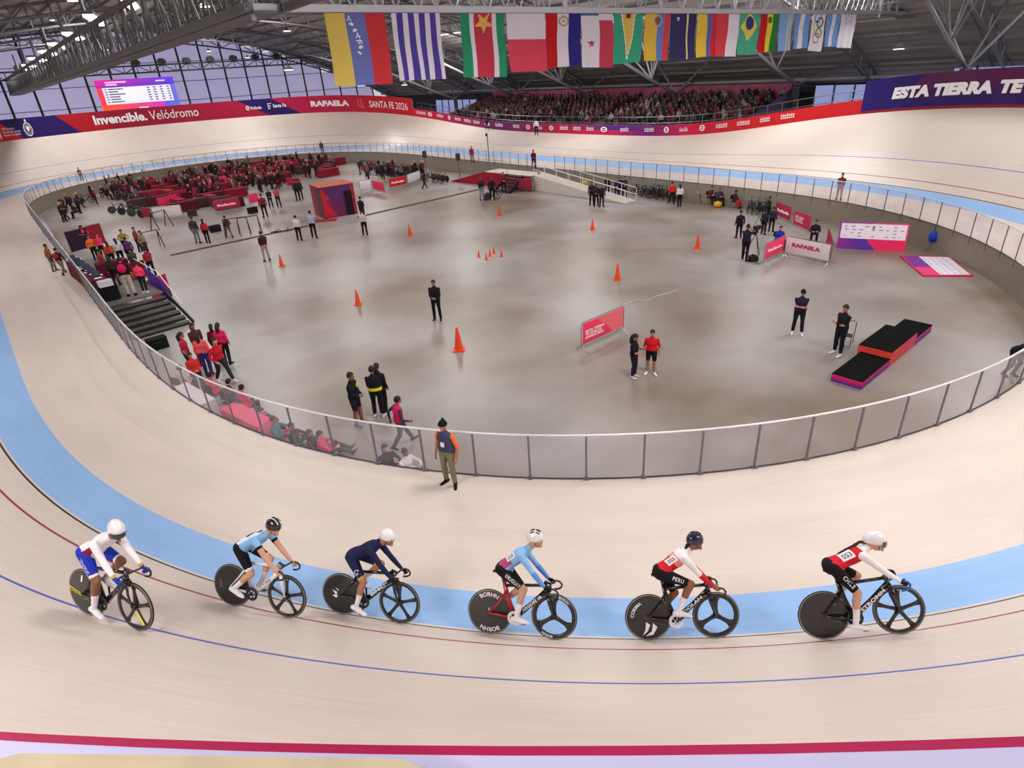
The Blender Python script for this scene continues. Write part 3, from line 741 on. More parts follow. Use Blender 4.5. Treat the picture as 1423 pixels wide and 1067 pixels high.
# ---------------------------------------------------------------- screen
def screen():
    TL, TR_, BR, BL = [ray_at(x, y, 105) for x, y in ((131, 111), (244, 107), (251, 149), (143, 160))]
    c = (TL+TR_+BR+BL)/4
    ux = (TR_-TL).normalized(); 
    wdt = ((TR_-TL).length+(BR-BL).length)/2; hgt = ((TL-BL).length+(TR_-BR).length)/2
    ux = Vector((A2[1], -A2[0], 0)); ux = -ux if ux.dot(TR_-TL) < 0 else ux
    o = c-ux*wdt/2-V(0, 0, hgt/2)
    def f(u, v):
        if v > .78:
            return lerp(lerp((226, 40, 150), (96, 60, 220), u), (60, 60, 200), (.9-v)*4)
        if .06 < u < .93 and v > .26:
            return (236, 236, 252)
        if v <= .26: return lerp((255, 84, 40), (214, 60, 200), u*1.2) if u < .8 else (90, 110, 220)
        return lerp((255, 60, 80), (110, 110, 220), u)
    t = thing('scoreboard_screen', 'large lit screen with a white results table above the red board', 'screen')
    link('display', panel_mesh('display', (o, o+ux*wdt, o+ux*wdt+V(0, 0, hgt), o+V(0, 0, hgt)), f, 60, 30, SCREEN), t)
    MB().bar(o+V(0, 0, -.1)-Vector((*A2, 0))*-.3, o+ux*wdt+V(0, 0, -.1)+Vector((*A2, 0))*.3, .3, .2).build('frame', DARKST, t)
    n = Vector((*A2, 0))*-.05; ink = mat('screen_text_grey', (90, 90, 120), .5); wi = mat('screen_text_white', (240, 240, 255), .5, emit=.8)
    for r in range(6):
        y = .70-.075*r
        mb = MB(); rr = random.Random(r)
        x = .09
        for wd in (.025, rr.uniform(.10, .2)):
            mb.quad(*[o+ux*wdt*(x+dx)+V(0, 0, hgt*(y+dy))+n for dx, dy in ((0, 0), (wd, 0), (wd, .03), (0, .03))]); x += .045
        for x in (.62, .70, .79, .88):
            mb.quad(*[o+ux*wdt*(x+dx)+V(0, 0, hgt*(y+dy))+n for dx, dy in ((0, 0), (.035, 0), (.035, .03), (0, .03))])
        mb.build('result_line', ink, t)['kind'] = 'stuff'
    mb = MB()
    for x, y, w_ in ((.12, .9, .26), (.12, .83, .14), (.76, .88, .12), (.45, .1, .12)):
        mb.quad(*[o+ux*wdt*(x+dx)+V(0, 0, hgt*(y+dy))+n for dx, dy in ((0, 0), (w_, 0), (w_, .035), (0, .035))])
    mb.build('heading', wi, t)['kind'] = 'stuff'
screen()
# ---------------------------------------------------------------- grandstand
def stands():
    SM = mat('stand_concrete', (92, 88, 92), .8); PK = mat('stand_pink_wall', (170, 78, 112), .7)
    a0, a1 = -13, 33
    mb = MB(); nrow = 11
    root = thing('grandstand', 'stepped grandstand behind the low board of the far straight', 'grandstand')
    for k in range(nrow):
        w_ = 33.0+.85*k; z = 2.35+.17*k
        MB().box(aw((a0+a1)/2, w_+.42, z/2-.95), (a1-a0, .85, z+1.9), Matrix.Rotation(TH, 3, 'Z')).build('step', SM, root)
    MB().quad(aw(a0, 42.4, 3.9), aw(a1, 42.4, 3.9), aw(a1, 42.4, 5.5), aw(a0, 42.4, 5.5)).build('back_wall', PK, root)
    for a, nm in ((a0-.3, 0), (a1+.3, 1)):
        MB().add([aw(a, 32, -1.5), aw(a, 42.4, -1.5), aw(a, 42.4, 5.2), aw(a, 36, 3.4), aw(a, 32, 2.8)], [(0, 1, 2, 3, 4)]).build('side_wall', mat('stand_purple_wall', (92, 74, 116), .7), root)
    # walkway and rails behind the board
    rl = thing('stand_railing', 'thin steel railing along the walkway behind the low board', 'railing')
    path = [tpt(i, DW) for i in np.linspace(I1195, I575, 90)]; nn = []
    outp = []
    for i in np.linspace(I1195, I575, 90):
        P = tpt(i, DW); Q = tpt(i, DW-.05); n = Vector((P.x-Q.x, P.y-Q.y, 0)).normalized(); outp.append(P+n*.9)
    for z in (1.05, 1.6): MB().tube([p+V(0, 0, z) for p in outp], .03, 4).build('rail', STEEL, rl)
    for p in outp[::2]: MB().tube([p+V(0, 0, .3), p+V(0, 0, 1.6)], .03, 4).build('post', STEEL, rl)
    # walkway slab
    MB().add([aw(-42, 29.6, 1.5), aw(46, 29.6, 1.5), aw(46, 33.2, 1.9), aw(-42, 33.2, 1.9)], [(0, 1, 2, 3)]).build('floor_walkway', SM, kind='structure')
    # window bands either side of the crowd
    LB = mat('backlit_pale_blue_glazing', (150, 160, 214), .5, emit=.55, var=.05, scale=.5)
    for nm, A0, A1, z0, z1, w_ in (('1', 35, 46, 2.6, 4.6, 41), ('2', -24.5, -15.5, 3.0, 5.2, 42), ('3', -38, -26.5, 3.1, 6.2, 42)):
        wr = thing('window_'+nm, None, None); wr['kind'] = 'structure'; n = max(3, int((A1-A0)/1.6))
        for k in range(n):
            x0, x1 = A0+(A1-A0)*k/n, A0+(A1-A0)*(k+1)/n
            MB().quad(aw(x0+.05, w_, z0), aw(x1-.05, w_, z0), aw(x1-.05, w_, z1), aw(x0+.05, w_, z1)).build('pane', LB, wr)
            MB().bar(aw(x0, w_-.1, z0-.3), aw(x0, w_-.1, z1+.2), .1, .1).build('mullion', DARKST, wr)
    # red strip above back row
stands()
# ---------------------------------------------------------------- people
def ik(a, c, l1, l2, pole):
    a, c = Vector(a), Vector(c); d = c-a; L = min(d.length, (l1+l2)*.999); d.normalize(); c = a+d*L
    x = (l1*l1-l2*l2+L*L)/(2*L); h = math.sqrt(max(0, l1*l1-x*x)); p = Vector(pole); p = (p-d*p.dot(d)).normalized()
    return a+d*x+p*h, c
def ellt(mb, secs, n=12):
    """secs: (centre, side_vec, fwd_vec, ru, rv) closed tapered tube with round ends"""
    base = len(mb.v)
    for c, u, v_, ru, rv in secs:
        for j in range(n):
            a = 2*PI*j/n; mb.v.append(tuple(Vector(c)+Vector(u)*math.cos(a)*ru+Vector(v_)*math.sin(a)*rv))
    k = len(secs)
    for i in range(k-1):
        for j in range(n): mb.f.append((base+i*n+j, base+i*n+(j+1) % n, base+(i+1)*n+(j+1) % n, base+(i+1)*n+j)); mb.m.append(0)
    mb.f.append(tuple(base+j for j in range(n))[::-1]); mb.m.append(0); mb.f.append(tuple(base+(k-1)*n+j for j in range(n))); mb.m.append(0)
class Body:
    """joints in metres, x forward, y to the body's own left, z up"""
    def __init__(s): s.std = False; s.mb = MB(); s.seg = []   # seg: (tag, a, b, ra, rb)
    def limb(s, tag_, pts, rad, fw=(1, 0, 0), flat=None, n=12):
        pts = [Vector(p) for p in pts]; fw = Vector(fw); secs = []; k = len(pts); flat = flat or [1]*k
        for i, p in enumerate(pts):
            d = (pts[min(i+1, k-1)]-pts[max(i-1, 0)]).normalized(); f = fw-d*fw.dot(d)
            f = f.normalized() if f.length > 1e-3 else d.orthogonal().normalized()
            u = d.cross(f); secs.append((p, u, f, rad[i], rad[i]*flat[i]))
        d0 = (pts[0]-pts[1]).normalized(); d1 = (pts[-1]-pts[-2]).normalized()
        def cap(sec, d, rr): return [(sec[0]+d*rr*q, sec[1], sec[2], sec[3]*math.sqrt(1-q*q), sec[4]*math.sqrt(1-q*q)) for q in (.45, .8, .97)]
        s_ = [*cap(secs[0], d0, rad[0])[::-1], *secs, *cap(secs[-1], d1, rad[-1])]
        ellt(s.mb, s_, n)
        for i in range(k-1): s.seg.append((tag_, pts[i], pts[i+1], rad[i], rad[i+1], i/(k-1), (i+1)/(k-1)))
    def head(s, c, fwd, up, r=.1):
        c = Vector(c); f = Vector(fwd).normalized(); up = Vector(up); up = (up-f*up.dot(f)).normalized(); l = up.cross(f)
        base = len(s.mb.v); n, k = 20, 14
        for i in range(k+1):
            t = -PI/2+PI*i/k
            for j in range(n):
                a = 2*PI*j/n; x, y, z = math.cos(t)*math.cos(a), math.cos(t)*math.sin(a), math.sin(t)
                X = x*.098; Y = y*.077; Z = z*.118
                if z < 0: X *= 1-.18*abs(z) if x > 0 else 1-.45*abs(z); Y *= 1-.32*abs(z)
                if x < 0: X *= 1.02
                s.mb.v.append(tuple(c+f*X+l*Y+up*Z))
        for i in range(k):
            for j in range(n): s.mb.f.append((base+i*n+j, base+i*n+(j+1) % n, base+(i+1)*n+(j+1) % n, base+(i+1)*n+j)); s.mb.m.append(0)
        R = Matrix((f, l, up)).transposed()
        s.mb.ell(c+f*.098-up*.015, (.022, .014, .026), R, 8, 6); s.mb.ell(c+f*.09-up*.062, (.014, .024, .012), R, 8, 6)
        s.mb.ell(c+f*.078-up*.098, (.024, .026, .02), R, 8, 6)
        for q in (-1, 1): s.mb.ell(c+l*q*.078-up*.01-f*.005, (.02, .012, .032), R, 8, 6)
        s.H = (c.copy(), f.copy(), l.copy(), up.copy())
        s.seg.append(('head', c-up*.05, c+up*.03, .11, .1, 0, 1))
    def hand(s, w_, d, palm, curl=.5, L=1.0, side=1):
        """w wrist, d finger direction, palm normal (towards palm side)"""
        w_, d, pn = Vector(w_), Vector(d).normalized(), Vector(palm); pn = (pn-d*pn.dot(d)).normalized(); s_ = d.cross(pn)*side
        e = w_+d*.085*L
        s.limb('hand', [w_, w_+d*.03, w_+d*.06, e], [.024, .034, .038, .034], fw=pn, flat=[.8, .45, .42, .4], n=10)
        for i, (o, l) in enumerate(((-.028, .068), (-.0095, .078), (.0095, .072), (.027, .058))):
            p = e+s_*o-d*.01; ang = curl*.8; q = p+(d*math.cos(ang)+pn*math.sin(ang))*l*.5; ang += curl*1.1
            r = q+(d*math.cos(ang)+pn*math.sin(ang))*l*.32; ang += curl*.9; t = r+(d*math.cos(ang)+pn*math.sin(ang))*l*.25
            s.limb('hand', [p, q, r, t], [.0095, .009, .0082, .007], fw=pn, n=6)
        p = w_+d*.025-s_*.026; q = p-s_*.024+d*.03+pn*.014*(1+curl); r = q+d*.028+pn*.018*curl
        s.limb('hand', [p, q, r], [.012, .0105, .0085], fw=pn, n=6)
    def finish(s, name, voxel=.013, smooth=2, keep=1.0):
        me = s.mb.mesh('t', []); o = bpy.data.objects.new('t', me); C.objects.link(o)
        m = o.modifiers.new('r', 'REMESH'); m.mode = 'VOXEL'; m.voxel_size = voxel; m.use_smooth_shade = True
        m2 = o.modifiers.new('s', 'SMOOTH'); m2.factor = .5; m2.iterations = smooth
        if keep < 1: m3 = o.modifiers.new('d', 'DECIMATE'); m3.ratio = keep
        dg = bpy.context.evaluated_depsgraph_get(); r = bpy.data.meshes.new_from_object(o.evaluated_get(dg)); r.name = name
        bpy.data.objects.remove(o); bpy.data.meshes.remove(me)
        r.polygons.foreach_set('use_smooth', [True]*len(r.polygons)); return r
    def classify(s, me, fn):
        n = len(me.polygons); ce = np.zeros(n*3); me.polygons.foreach_get('center', ce); ce = ce.reshape(-1, 3)
        best = np.full(n, 1e9); bi = np.zeros(n, int); bt = np.zeros(n)
        for k, (tg, a, b, ra, rb, t0, t1) in enumerate(s.seg):
            a_, b_ = np.array(a), np.array(b); ab = b_-a_; t = np.clip(((ce-a_)@ab)/max(ab@ab, 1e-9), 0, 1)
            d = np.linalg.norm(ce-(a_+t[:, None]*ab), axis=1)/(ra+(rb-ra)*t)
            if tg == 'hand': d = d*.9
            if tg == 'thigh' and s.std: d = d*1.3
            m = d < best; best[m] = d[m]; bi[m] = k; bt[m] = (t0+(t1-t0)*t)[m]
        mi = np.array([fn(s.seg[bi[i]][0], bt[i], ce[i]) for i in range(n)], np.int32)
        me.polygons.foreach_set('material_index', mi); me.update()
THIGH, SHIN, UARM, FARM = .43, .42, .29, .255
def make_pose(name, hip=(0, 0, .93), lean=(0, 0), neck=None, hands=None, feet=None, head_dir=(1, 0, -.05), hand_d=None, knee_pole=((1, .12, 0), (1, -.12, 0)), elbow_pole=((-1, .5, -.2), (-1, -.5, -.2)), foot_dir=((1, .15, 0), (1, -.15, 0)), voxel=.014, female=False, curl=.5, torso_up=None, palm=None, wide=1.0, keep=.5, loose=1.0, raw=False, tl=.50, head_off=None, hip_w=.09):
    b = Body(); hip = Vector(hip); up = Vector(torso_up or (lean[0], lean[1], 1)).normalized()
    side = V(0, 1, 0); side = (side-up*side.dot(up)).normalized(); fw = side.cross(up)
    nk = hip+up*tl; b.nk = nk; b.hip = hip; b.up = up; b.fw = fw
    sw = (.165 if female else .185)*wide; bulk = loose
    # torso
    T = [(-.09, .10, .085), (-.03, .155*bulk, .11*bulk), (.05, .165*bulk, .115*bulk), (.16, .135*bulk*(.93 if female else 1), .10*bulk), (.28, .158*bulk, .115*bulk), (.37, .17, .11), (.415, .152, .09), (.455, .10, .07), (.495, .055, .052)]
    secs = [(hip+up*(q*tl/.5), side, fw, ru*wide, rv*wide) for q, ru, rv in T]; secs = [(secs[0][0]-up*.02, side, fw, .05, .04)]+secs
    ellt(b.mb, secs, 18)
    for i in range(len(T)-1): b.seg.append(('torso', secs[i+1][0], secs[i+2][0], T[i][1]*1.02*wide, T[i+1][1]*1.02*wide, i/(len(T)-1), (i+1)/(len(T)-1)))
    if female:
        for q in (-1, 1): b.mb.ell(nk-up*.17+fw*.085+side*q*.065, (.05, .06, .055), Matrix((fw, side, up)).transposed(), 10, 8)
    hd = Vector(head_dir).normalized(); ho = Vector(head_off) if head_off else up*.145+fw*.03
    hc = nk+ho; b.limb('neck', [nk-up*.04, nk+(hc-nk)*.35, hc-V(0, 0, .0)], [.06, .052, .05], fw=fw)
    hup = V(0, 0, 1) if abs(hd.z) < .8 else fw; b.head(hc, hd, (Vector(up)+V(0, 0, .6)) if raw is False else V(0, 0, 1))
    feet = feet or ((0, .11, 0), (0, -.11, 0)); hands = hands or ((.05, .27, .80), (.05, -.27, .80))
    b.sh = []; b.el = []; b.wr = []; b.kn = []; b.an = []
    for k, q in enumerate((1, -1)):
        sh = nk-up*.112+side*q*sw*.95; el, wr = ik(sh, hands[k], UARM, FARM, elbow_pole[k]); b.sh.append(sh); b.el.append(el); b.wr.append(wr)
        b.limb('uarm', [sh, sh.lerp(el, .35), sh.lerp(el, .75), el], [.058, .052, .044, .041], fw=fw)
        b.limb('farm', [el, el.lerp(wr, .25), el.lerp(wr, .7), wr], [.041, .042, .033, .027], fw=fw)
        d = Vector(hand_d[k]) if hand_d else (wr-el); b.hand(wr, d, palm[k] if palm else (0, -q, 0), curl, side=q)
        hj = hip+side*q*hip_w; an = Vector(feet[k])+V(0, 0, .085); fd = Vector(foot_dir[k]).normalized()
        kn, an = ik(hj, an, THIGH, SHIN, knee_pole[k]); b.kn.append(kn); b.an.append(an)
        b.limb('thigh', [hj, hj.lerp(kn, .3), hj.lerp(kn, .75), kn], [.092*bulk, .085*bulk, .064*bulk, .056*bulk], fw=fw)
        sd = (an-kn).normalized(); kf = Vector(fd)
        cb = kn.lerp(an, .3)-kf*.012
        b.limb('shin', [kn, cb, kn.lerp(an, .7), an], [.056*bulk, .058*bulk, .05*bulk, .046*bulk] if bulk > 1.05 else [.055, .055, .042, .038], fw=kf)
        fu = V(0, 0, 1); fu = (fu-fd*fu.dot(fd)).normalized()
        a0 = an-fu*.045
        b.limb('foot', [a0-fd*.05, a0+fd*.04-fu*.0, a0+fd*.12-fu*.012, a0+fd*.17-fu*.018], [.036, .042, .045, .036], fw=fu, flat=[1, 1.0, .68, .6])
    return b
def std_class(tag_, t, c, b=None):
    if tag_ == 'head' or tag_ == 'neck': return 0
    if tag_ == 'torso': return 1 if t > .2 else 2
    if tag_ == 'uarm': return 7
    if tag_ == 'farm': return 5 if t < .93 else 0
    if tag_ == 'hand': return 0
    if tag_ == 'thigh': return 2
    if tag_ == 'shin': return 6 if t < .9 else 3
    return 3
def hair_mesh(b, long=False, bun=False, name='hair'):
    c, f, l, u = b.H; R = Matrix((f, l, u)).transposed(); mb = MB()
    base = len(mb.v); n, k = 16, 9
    for i in range(k+1):
        t = PI/2-(PI*.62)*i/k
        for j in range(n):
            a = 2*PI*j/n; cut = 0
            x, y, z = math.cos(t)*math.cos(a), math.cos(t)*math.sin(a), math.sin(t)
            lim = .42 if x > .25 else (-.15 if x > -.3 else -.55)
            z = max(z, lim); mb.v.append(tuple(c+f*(x*.106-.006)+l*y*.087+u*(z*.122+.008)))
    for i in range(k):
        for j in range(n): mb.f.append((base+i*n+j, base+(i+1)*n+j, base+(i+1)*n+(j+1) % n, base+i*n+(j+1) % n)); mb.m.append(0)
    mb.ell(c-f*.012+u*.022, (.1, .086, .108), R, 14, 8, zmin=.0)
    if long:
        mb.tube([c-f*.06+u*.05, c-f*.105-u*.04, c-f*.10-u*.16, c-f*.09-u*.30], [.06, .075, .07, .035], 8)
    if bun: mb.ell(c-f*.10+u*.06, (.045, .045, .045), R, 8, 6)
    return mb.mesh(name, [mat('dark_hair', (26, 20, 18), .75)], True)
def cap_mesh(b, kind='cap'):
    c, f, l, u = b.H; R = Matrix((f, l, u)).transposed(); mb = MB()
    mb.ell(c+u*.03-f*.004, (.108, .09, .104 if kind == 'cap' else .115), R, 14, 8, zmin=-.05)
    if kind == 'cap': mb.box(c+f*.135+u*.045, (.09, .12, .012), R)
    if kind == 'beanie': mb.tube([c+u*.03+f*.0, c+u*.05], [.108, .106], 14); mb.ell(c+u*.135-f*.03, (.035, .03, .05), R, 8, 6)
    return mb
POSES = {}
def P_(name, **k):
    k.setdefault('wide', 1.06); k.setdefault('loose', 1.2)
    b = make_pose(name, **k); me = b.finish('person_'+name, .014, 2, .45)
    for i in range(8): me.materials.append(BLACK)
    b.std = True; b.classify(me, std_class); POSES[name] = (me, b)
P_('stand', feet=((.02, .13, 0), (-.03, -.13, 0)), foot_dir=((1, .55, 0), (1, -.35, 0)))
P_('standf', feet=((.0, .09, 0), (-.02, -.09, 0)), female=True, hands=((.06, .23, .80), (.08, -.22, .84)))
P_('crossed', hands=((.25, -.08, 1.12), (.22, .10, 1.08)), elbow_pole=((-.3, .6, -1), (-.3, -.6, -1)), hand_d=((.1, -1, .1), (.1, 1, .2)), palm=((-1, 0, 0), (-1, 0, 0)), feet=((.05, .16, 0), (-.03, -.14, 0)), head_dir=(1, .15, -.1))
P_('phone', female=True, hands=((.30, .10, 1.12), (.30, -.10, 1.05)), elbow_pole=((-.3, .5, -1), (-.3, -.5, -1)), head_dir=(1, 0, -.3), curl=.9, feet=((.02, .09, 0), (-.02, -.09, 0)))
P_('walk', hip=(0, 0, .90), feet=((.36, .09, .03), (-.30, -.09, .05)), foot_dir=((1, .1, .25), (1, -.1, -.5)), hands=((-.18, .26, .86), (.24, -.25, .90)), lean=(.06, 0))
P_('front', hands=((.24, .05, .98), (.24, -.05, .97)), elbow_pole=((-.6, .7, -1), (-.6, -.7, -1)), hand_d=((.4, -1, 0), (.4, 1, 0)), palm=((-1, 0, 0), (-1, 0, 0)), feet=((.03, .14, 0), (-.02, -.13, 0)))
P_('camera', hands=((.34, .08, 1.40), (.32, -.12, 1.36)), elbow_pole=((-.2, 1, -1), (-.2, -1, -1)), feet=((.14, .14, 0), (-.12, -.14, 0)), head_dir=(1, 0, -.1), curl=.9)
P_('sit', hip=(0, 0, .52), feet=((.45, .14, 0), (.42, -.13, 0)), hands=((.34, .13, .66), (.34, -.12, .66)), elbow_pole=((-.3, .8, -1), (-.3, -.8, -1)), knee_pole=((.3, .05, 1), (.3, -.05, 1)), lean=(.12, 0))
P_('ground', hip=(0, 0, .13), feet=((.72, .14, 0), (.78, -.12, 0)), hands=((.42, .16, .36), (.40, -.14, .34)), elbow_pole=((-.3, 1, -.4), (-.3, -1, -.4)), knee_pole=((0, .05, 1), (0, -.05, 1)), foot_dir=((1, .2, .9), (1, -.2, .9)), lean=(-.05, 0))
P_('bend', hip=(0, 0, .88), feet=((.06, .13, 0), (-.06, -.12, 0)), lean=(1.2, 0), hands=((.62, .18, .72), (.60, -.16, .70)), elbow_pole=((-.2, .6, -.3), (-.2, -.6, -.3)), head_dir=(1, 0, -.4))
P_('lean', hip=(-.06, 0, .92), lean=(.28, 0), hands=((.30, .22, 1.02), (.30, -.2, 1.02)), elbow_pole=((-.6, .8, -.3), (-.6, -.8, -.3)), head_dir=(1, .2, -.3))
HAIRM = {k: (hair_mesh(POSES[k][1]), hair_mesh(POSES[k][1], long=True)) for k in POSES}
SKIN = mat('tan_skin', (176, 122, 94), .55); SKIN2 = mat('brown_skin', (140, 92, 68), .55); SKIN3 = mat('light_skin', (206, 156, 130), .55)
def cl(rgb): return mat('cloth_%02x%02x%02x' % rgb, rgb, .85, spec=.2, var=.12, scale=14, bump=.15)
K = (26, 24, 30); NV = (34, 36, 62); MR = (92, 26, 42); PINK = (214, 36, 96); KH = (150, 138, 112); GY = (90, 92, 100); WH = (214, 212, 214); OR = (236, 120, 48); RD = (196, 30, 44); DGR = (52, 60, 56)
def person(pos, pose='stand', face=0., h=1.7, top=K, bot=K, shoe=K, skin=None, label=None, sleeve=None, shin=None, uarm=None, hair='short', group=None, name='person', cat='person', yaw=None, hairc=None, extra=None):
    """face: degrees, 0 looks at the camera, + turns to photo right"""
    me, b = POSES[pose]; pos = Vector(pos); s = h/1.74
    if yaw is None: yaw = math.atan2(CAMP[1]-pos.y, CAMP[0]-pos.x)+math.radians(face)
    M = Matrix.Translation(pos)@Matrix.Rotation(yaw, 4, 'Z')@Matrix.Scale(s, 4)
    o = link(name, me, None, label, cat, group, M=M)
    sk = skin or random.choice((SKIN, SKIN2, SKIN3))
    tm, bm_ = cl(top), cl(bot)
    ms = [sk, tm, bm_, cl(shoe), sk, (sk if sleeve == 'bare' else cl(sleeve) if sleeve else tm), (sk if shin == 'bare' else cl(shin) if shin else bm_), (sk if uarm == 'bare' else cl(uarm) if uarm else tm)]
    for i, m in enumerate(ms): o.material_slots[i].link = 'OBJECT'; o.material_slots[i].material = m
    if hair in ('short', 'long'):
        link('hair', HAIRM[pose][hair == 'long'], o)
    elif hair in ('cap', 'beanie'):
        cap_mesh(b, hair).build('cap' if hair == 'cap' else 'beanie', cl(hairc or K), o, smooth=True)
    return o
def hpx(foot, head_y, z):
    """height that makes a figure at foot px reach head_y"""
    p = back(foot[0], foot[1], z); lo, hi = 1.3, 2.1
    for _ in range(30):
        m = (lo+hi)/2
        if uv_of(p+V(0, 0, m))[1] > head_y: lo = m
        else: hi = m
    return max(1.52, min(1.95, lo))
def pp(fx, fy, hy, z=FLOOR, **k): return person(back(fx, fy, z), h=hpx((fx, fy), hy, z), **k)
# ---------------------------------------------------------------- track bikes and riders (bike frame: x forward, y left, z up, origin at the rear contact)
TYRE = mat('tyre_rubber', (22, 22, 24), .6); TAN = mat('pale_tyre_wall', (196, 190, 176), .6); CARB = mat('matt_carbon', (24, 24, 26), .32, coat=.3, var=.2)
CARBG = mat('satin_carbon_disc', (34, 33, 35), .3, coat=.4, var=.15, scale=3)
CHROME = mat('polished_alloy', (190, 190, 194), .2, .95)
WR = .336
RX = Matrix.Rotation(PI/2, 4, 'X')
def wheel(kind, M, name, root, spoke=None, decal=None, rimtext=None, tanc=True):
    """M places the wheel centre, axle along y"""
    Ma = M@RX
    w_ = MB(); 
    if kind == 'disc':
        w_.lathe([(0, .032), (.03, .032), (.06, .018), (.2, .014), (.31, .010), (.318, .006), (.318, -.006), (.31, -.010), (.2, -.014), (.06, -.018), (.03, -.032), (0, -.032)], 48, Ma)
    else:
        dp = .045 if kind == 5 else .06
        w_.lathe([(.318, .011), (.318-dp*.6, .013), (.318-dp, .004), (.318-dp, -.004), (.318-dp*.6, -.013), (.318, -.011), (.318, .011)], 48, Ma)
        w_.lathe([(0, .04), (.028, .04), (.034, .02), (.034, -.02), (.028, -.04), (0, -.04)], 16, Ma)
        for k in range(kind):
            a = 2*PI*k/kind+(.3 if kind == 5 else PI/2+.0)
            d = V(math.cos(a), 0, math.sin(a)); t = V(-math.sin(a), 0, math.cos(a)); Y = V(0, 1, 0)
            secs = []
            for q, wd, th in ((.01, .034, .02), (.10, .026 if kind == 5 else .024, .014), (.20, .026 if kind == 5 else .03, .011), (.285, .04 if kind == 5 else .07, .01)):
                secs.append((M@(d*q), (M.to_3x3()@t), (M.to_3x3()@Y), wd*(1 if kind == 5 else 1.25), th))
            ellt(w_, secs, 10)
    o = w_.build(name, CARBG if kind == 'disc' else (spoke or CARB), root, smooth=(kind != 'disc'))
    MB().tube([M@V(math.cos(a)*(WR-.011), 0, math.sin(a)*(WR-.011)) for a in np.linspace(0, 2*PI, 49)[:-1]], .0115, 8, close=True).build('tyre', TYRE, o, smooth=True)
    if tanc:
        r = WR-.017
        for s in (-1, 1): MB().tube([M@V(math.cos(a)*r, s*.0095, math.sin(a)*r) for a in np.linspace(0, 2*PI, 49)[:-1]], .0035, 4, close=True).build('tyre_wall', TAN, o)
    return o
def tub(mb, pts, w_, d_):
    """aero tube in the bike plane: w along the plane normal y, d within the plane"""
    secs = []; pts = [Vector(p) for p in pts]; k = len(pts)
    for i, p in enumerate(pts):
        d = (pts[min(i+1, k-1)]-pts[max(i-1, 0)]).normalized(); y = V(0, 1, 0); y = (y-d*y.dot(d)).normalized(); q = d.cross(y)
        ww = w_[i] if isinstance(w_, (list, tuple)) else w_; dd = d_[i] if isinstance(d_, (list, tuple)) else d_
        secs.append((p, y, q, ww, dd))
    ellt(mb, secs, 10); return mb
RH, FH, BBK = V(0, 0, WR), V(.965, 0, WR), V(.385, 0, .285)
SAD = V(.19, 0, .935); HT, HB_ = V(.835, 0, .80), V(.865, 0, .69)
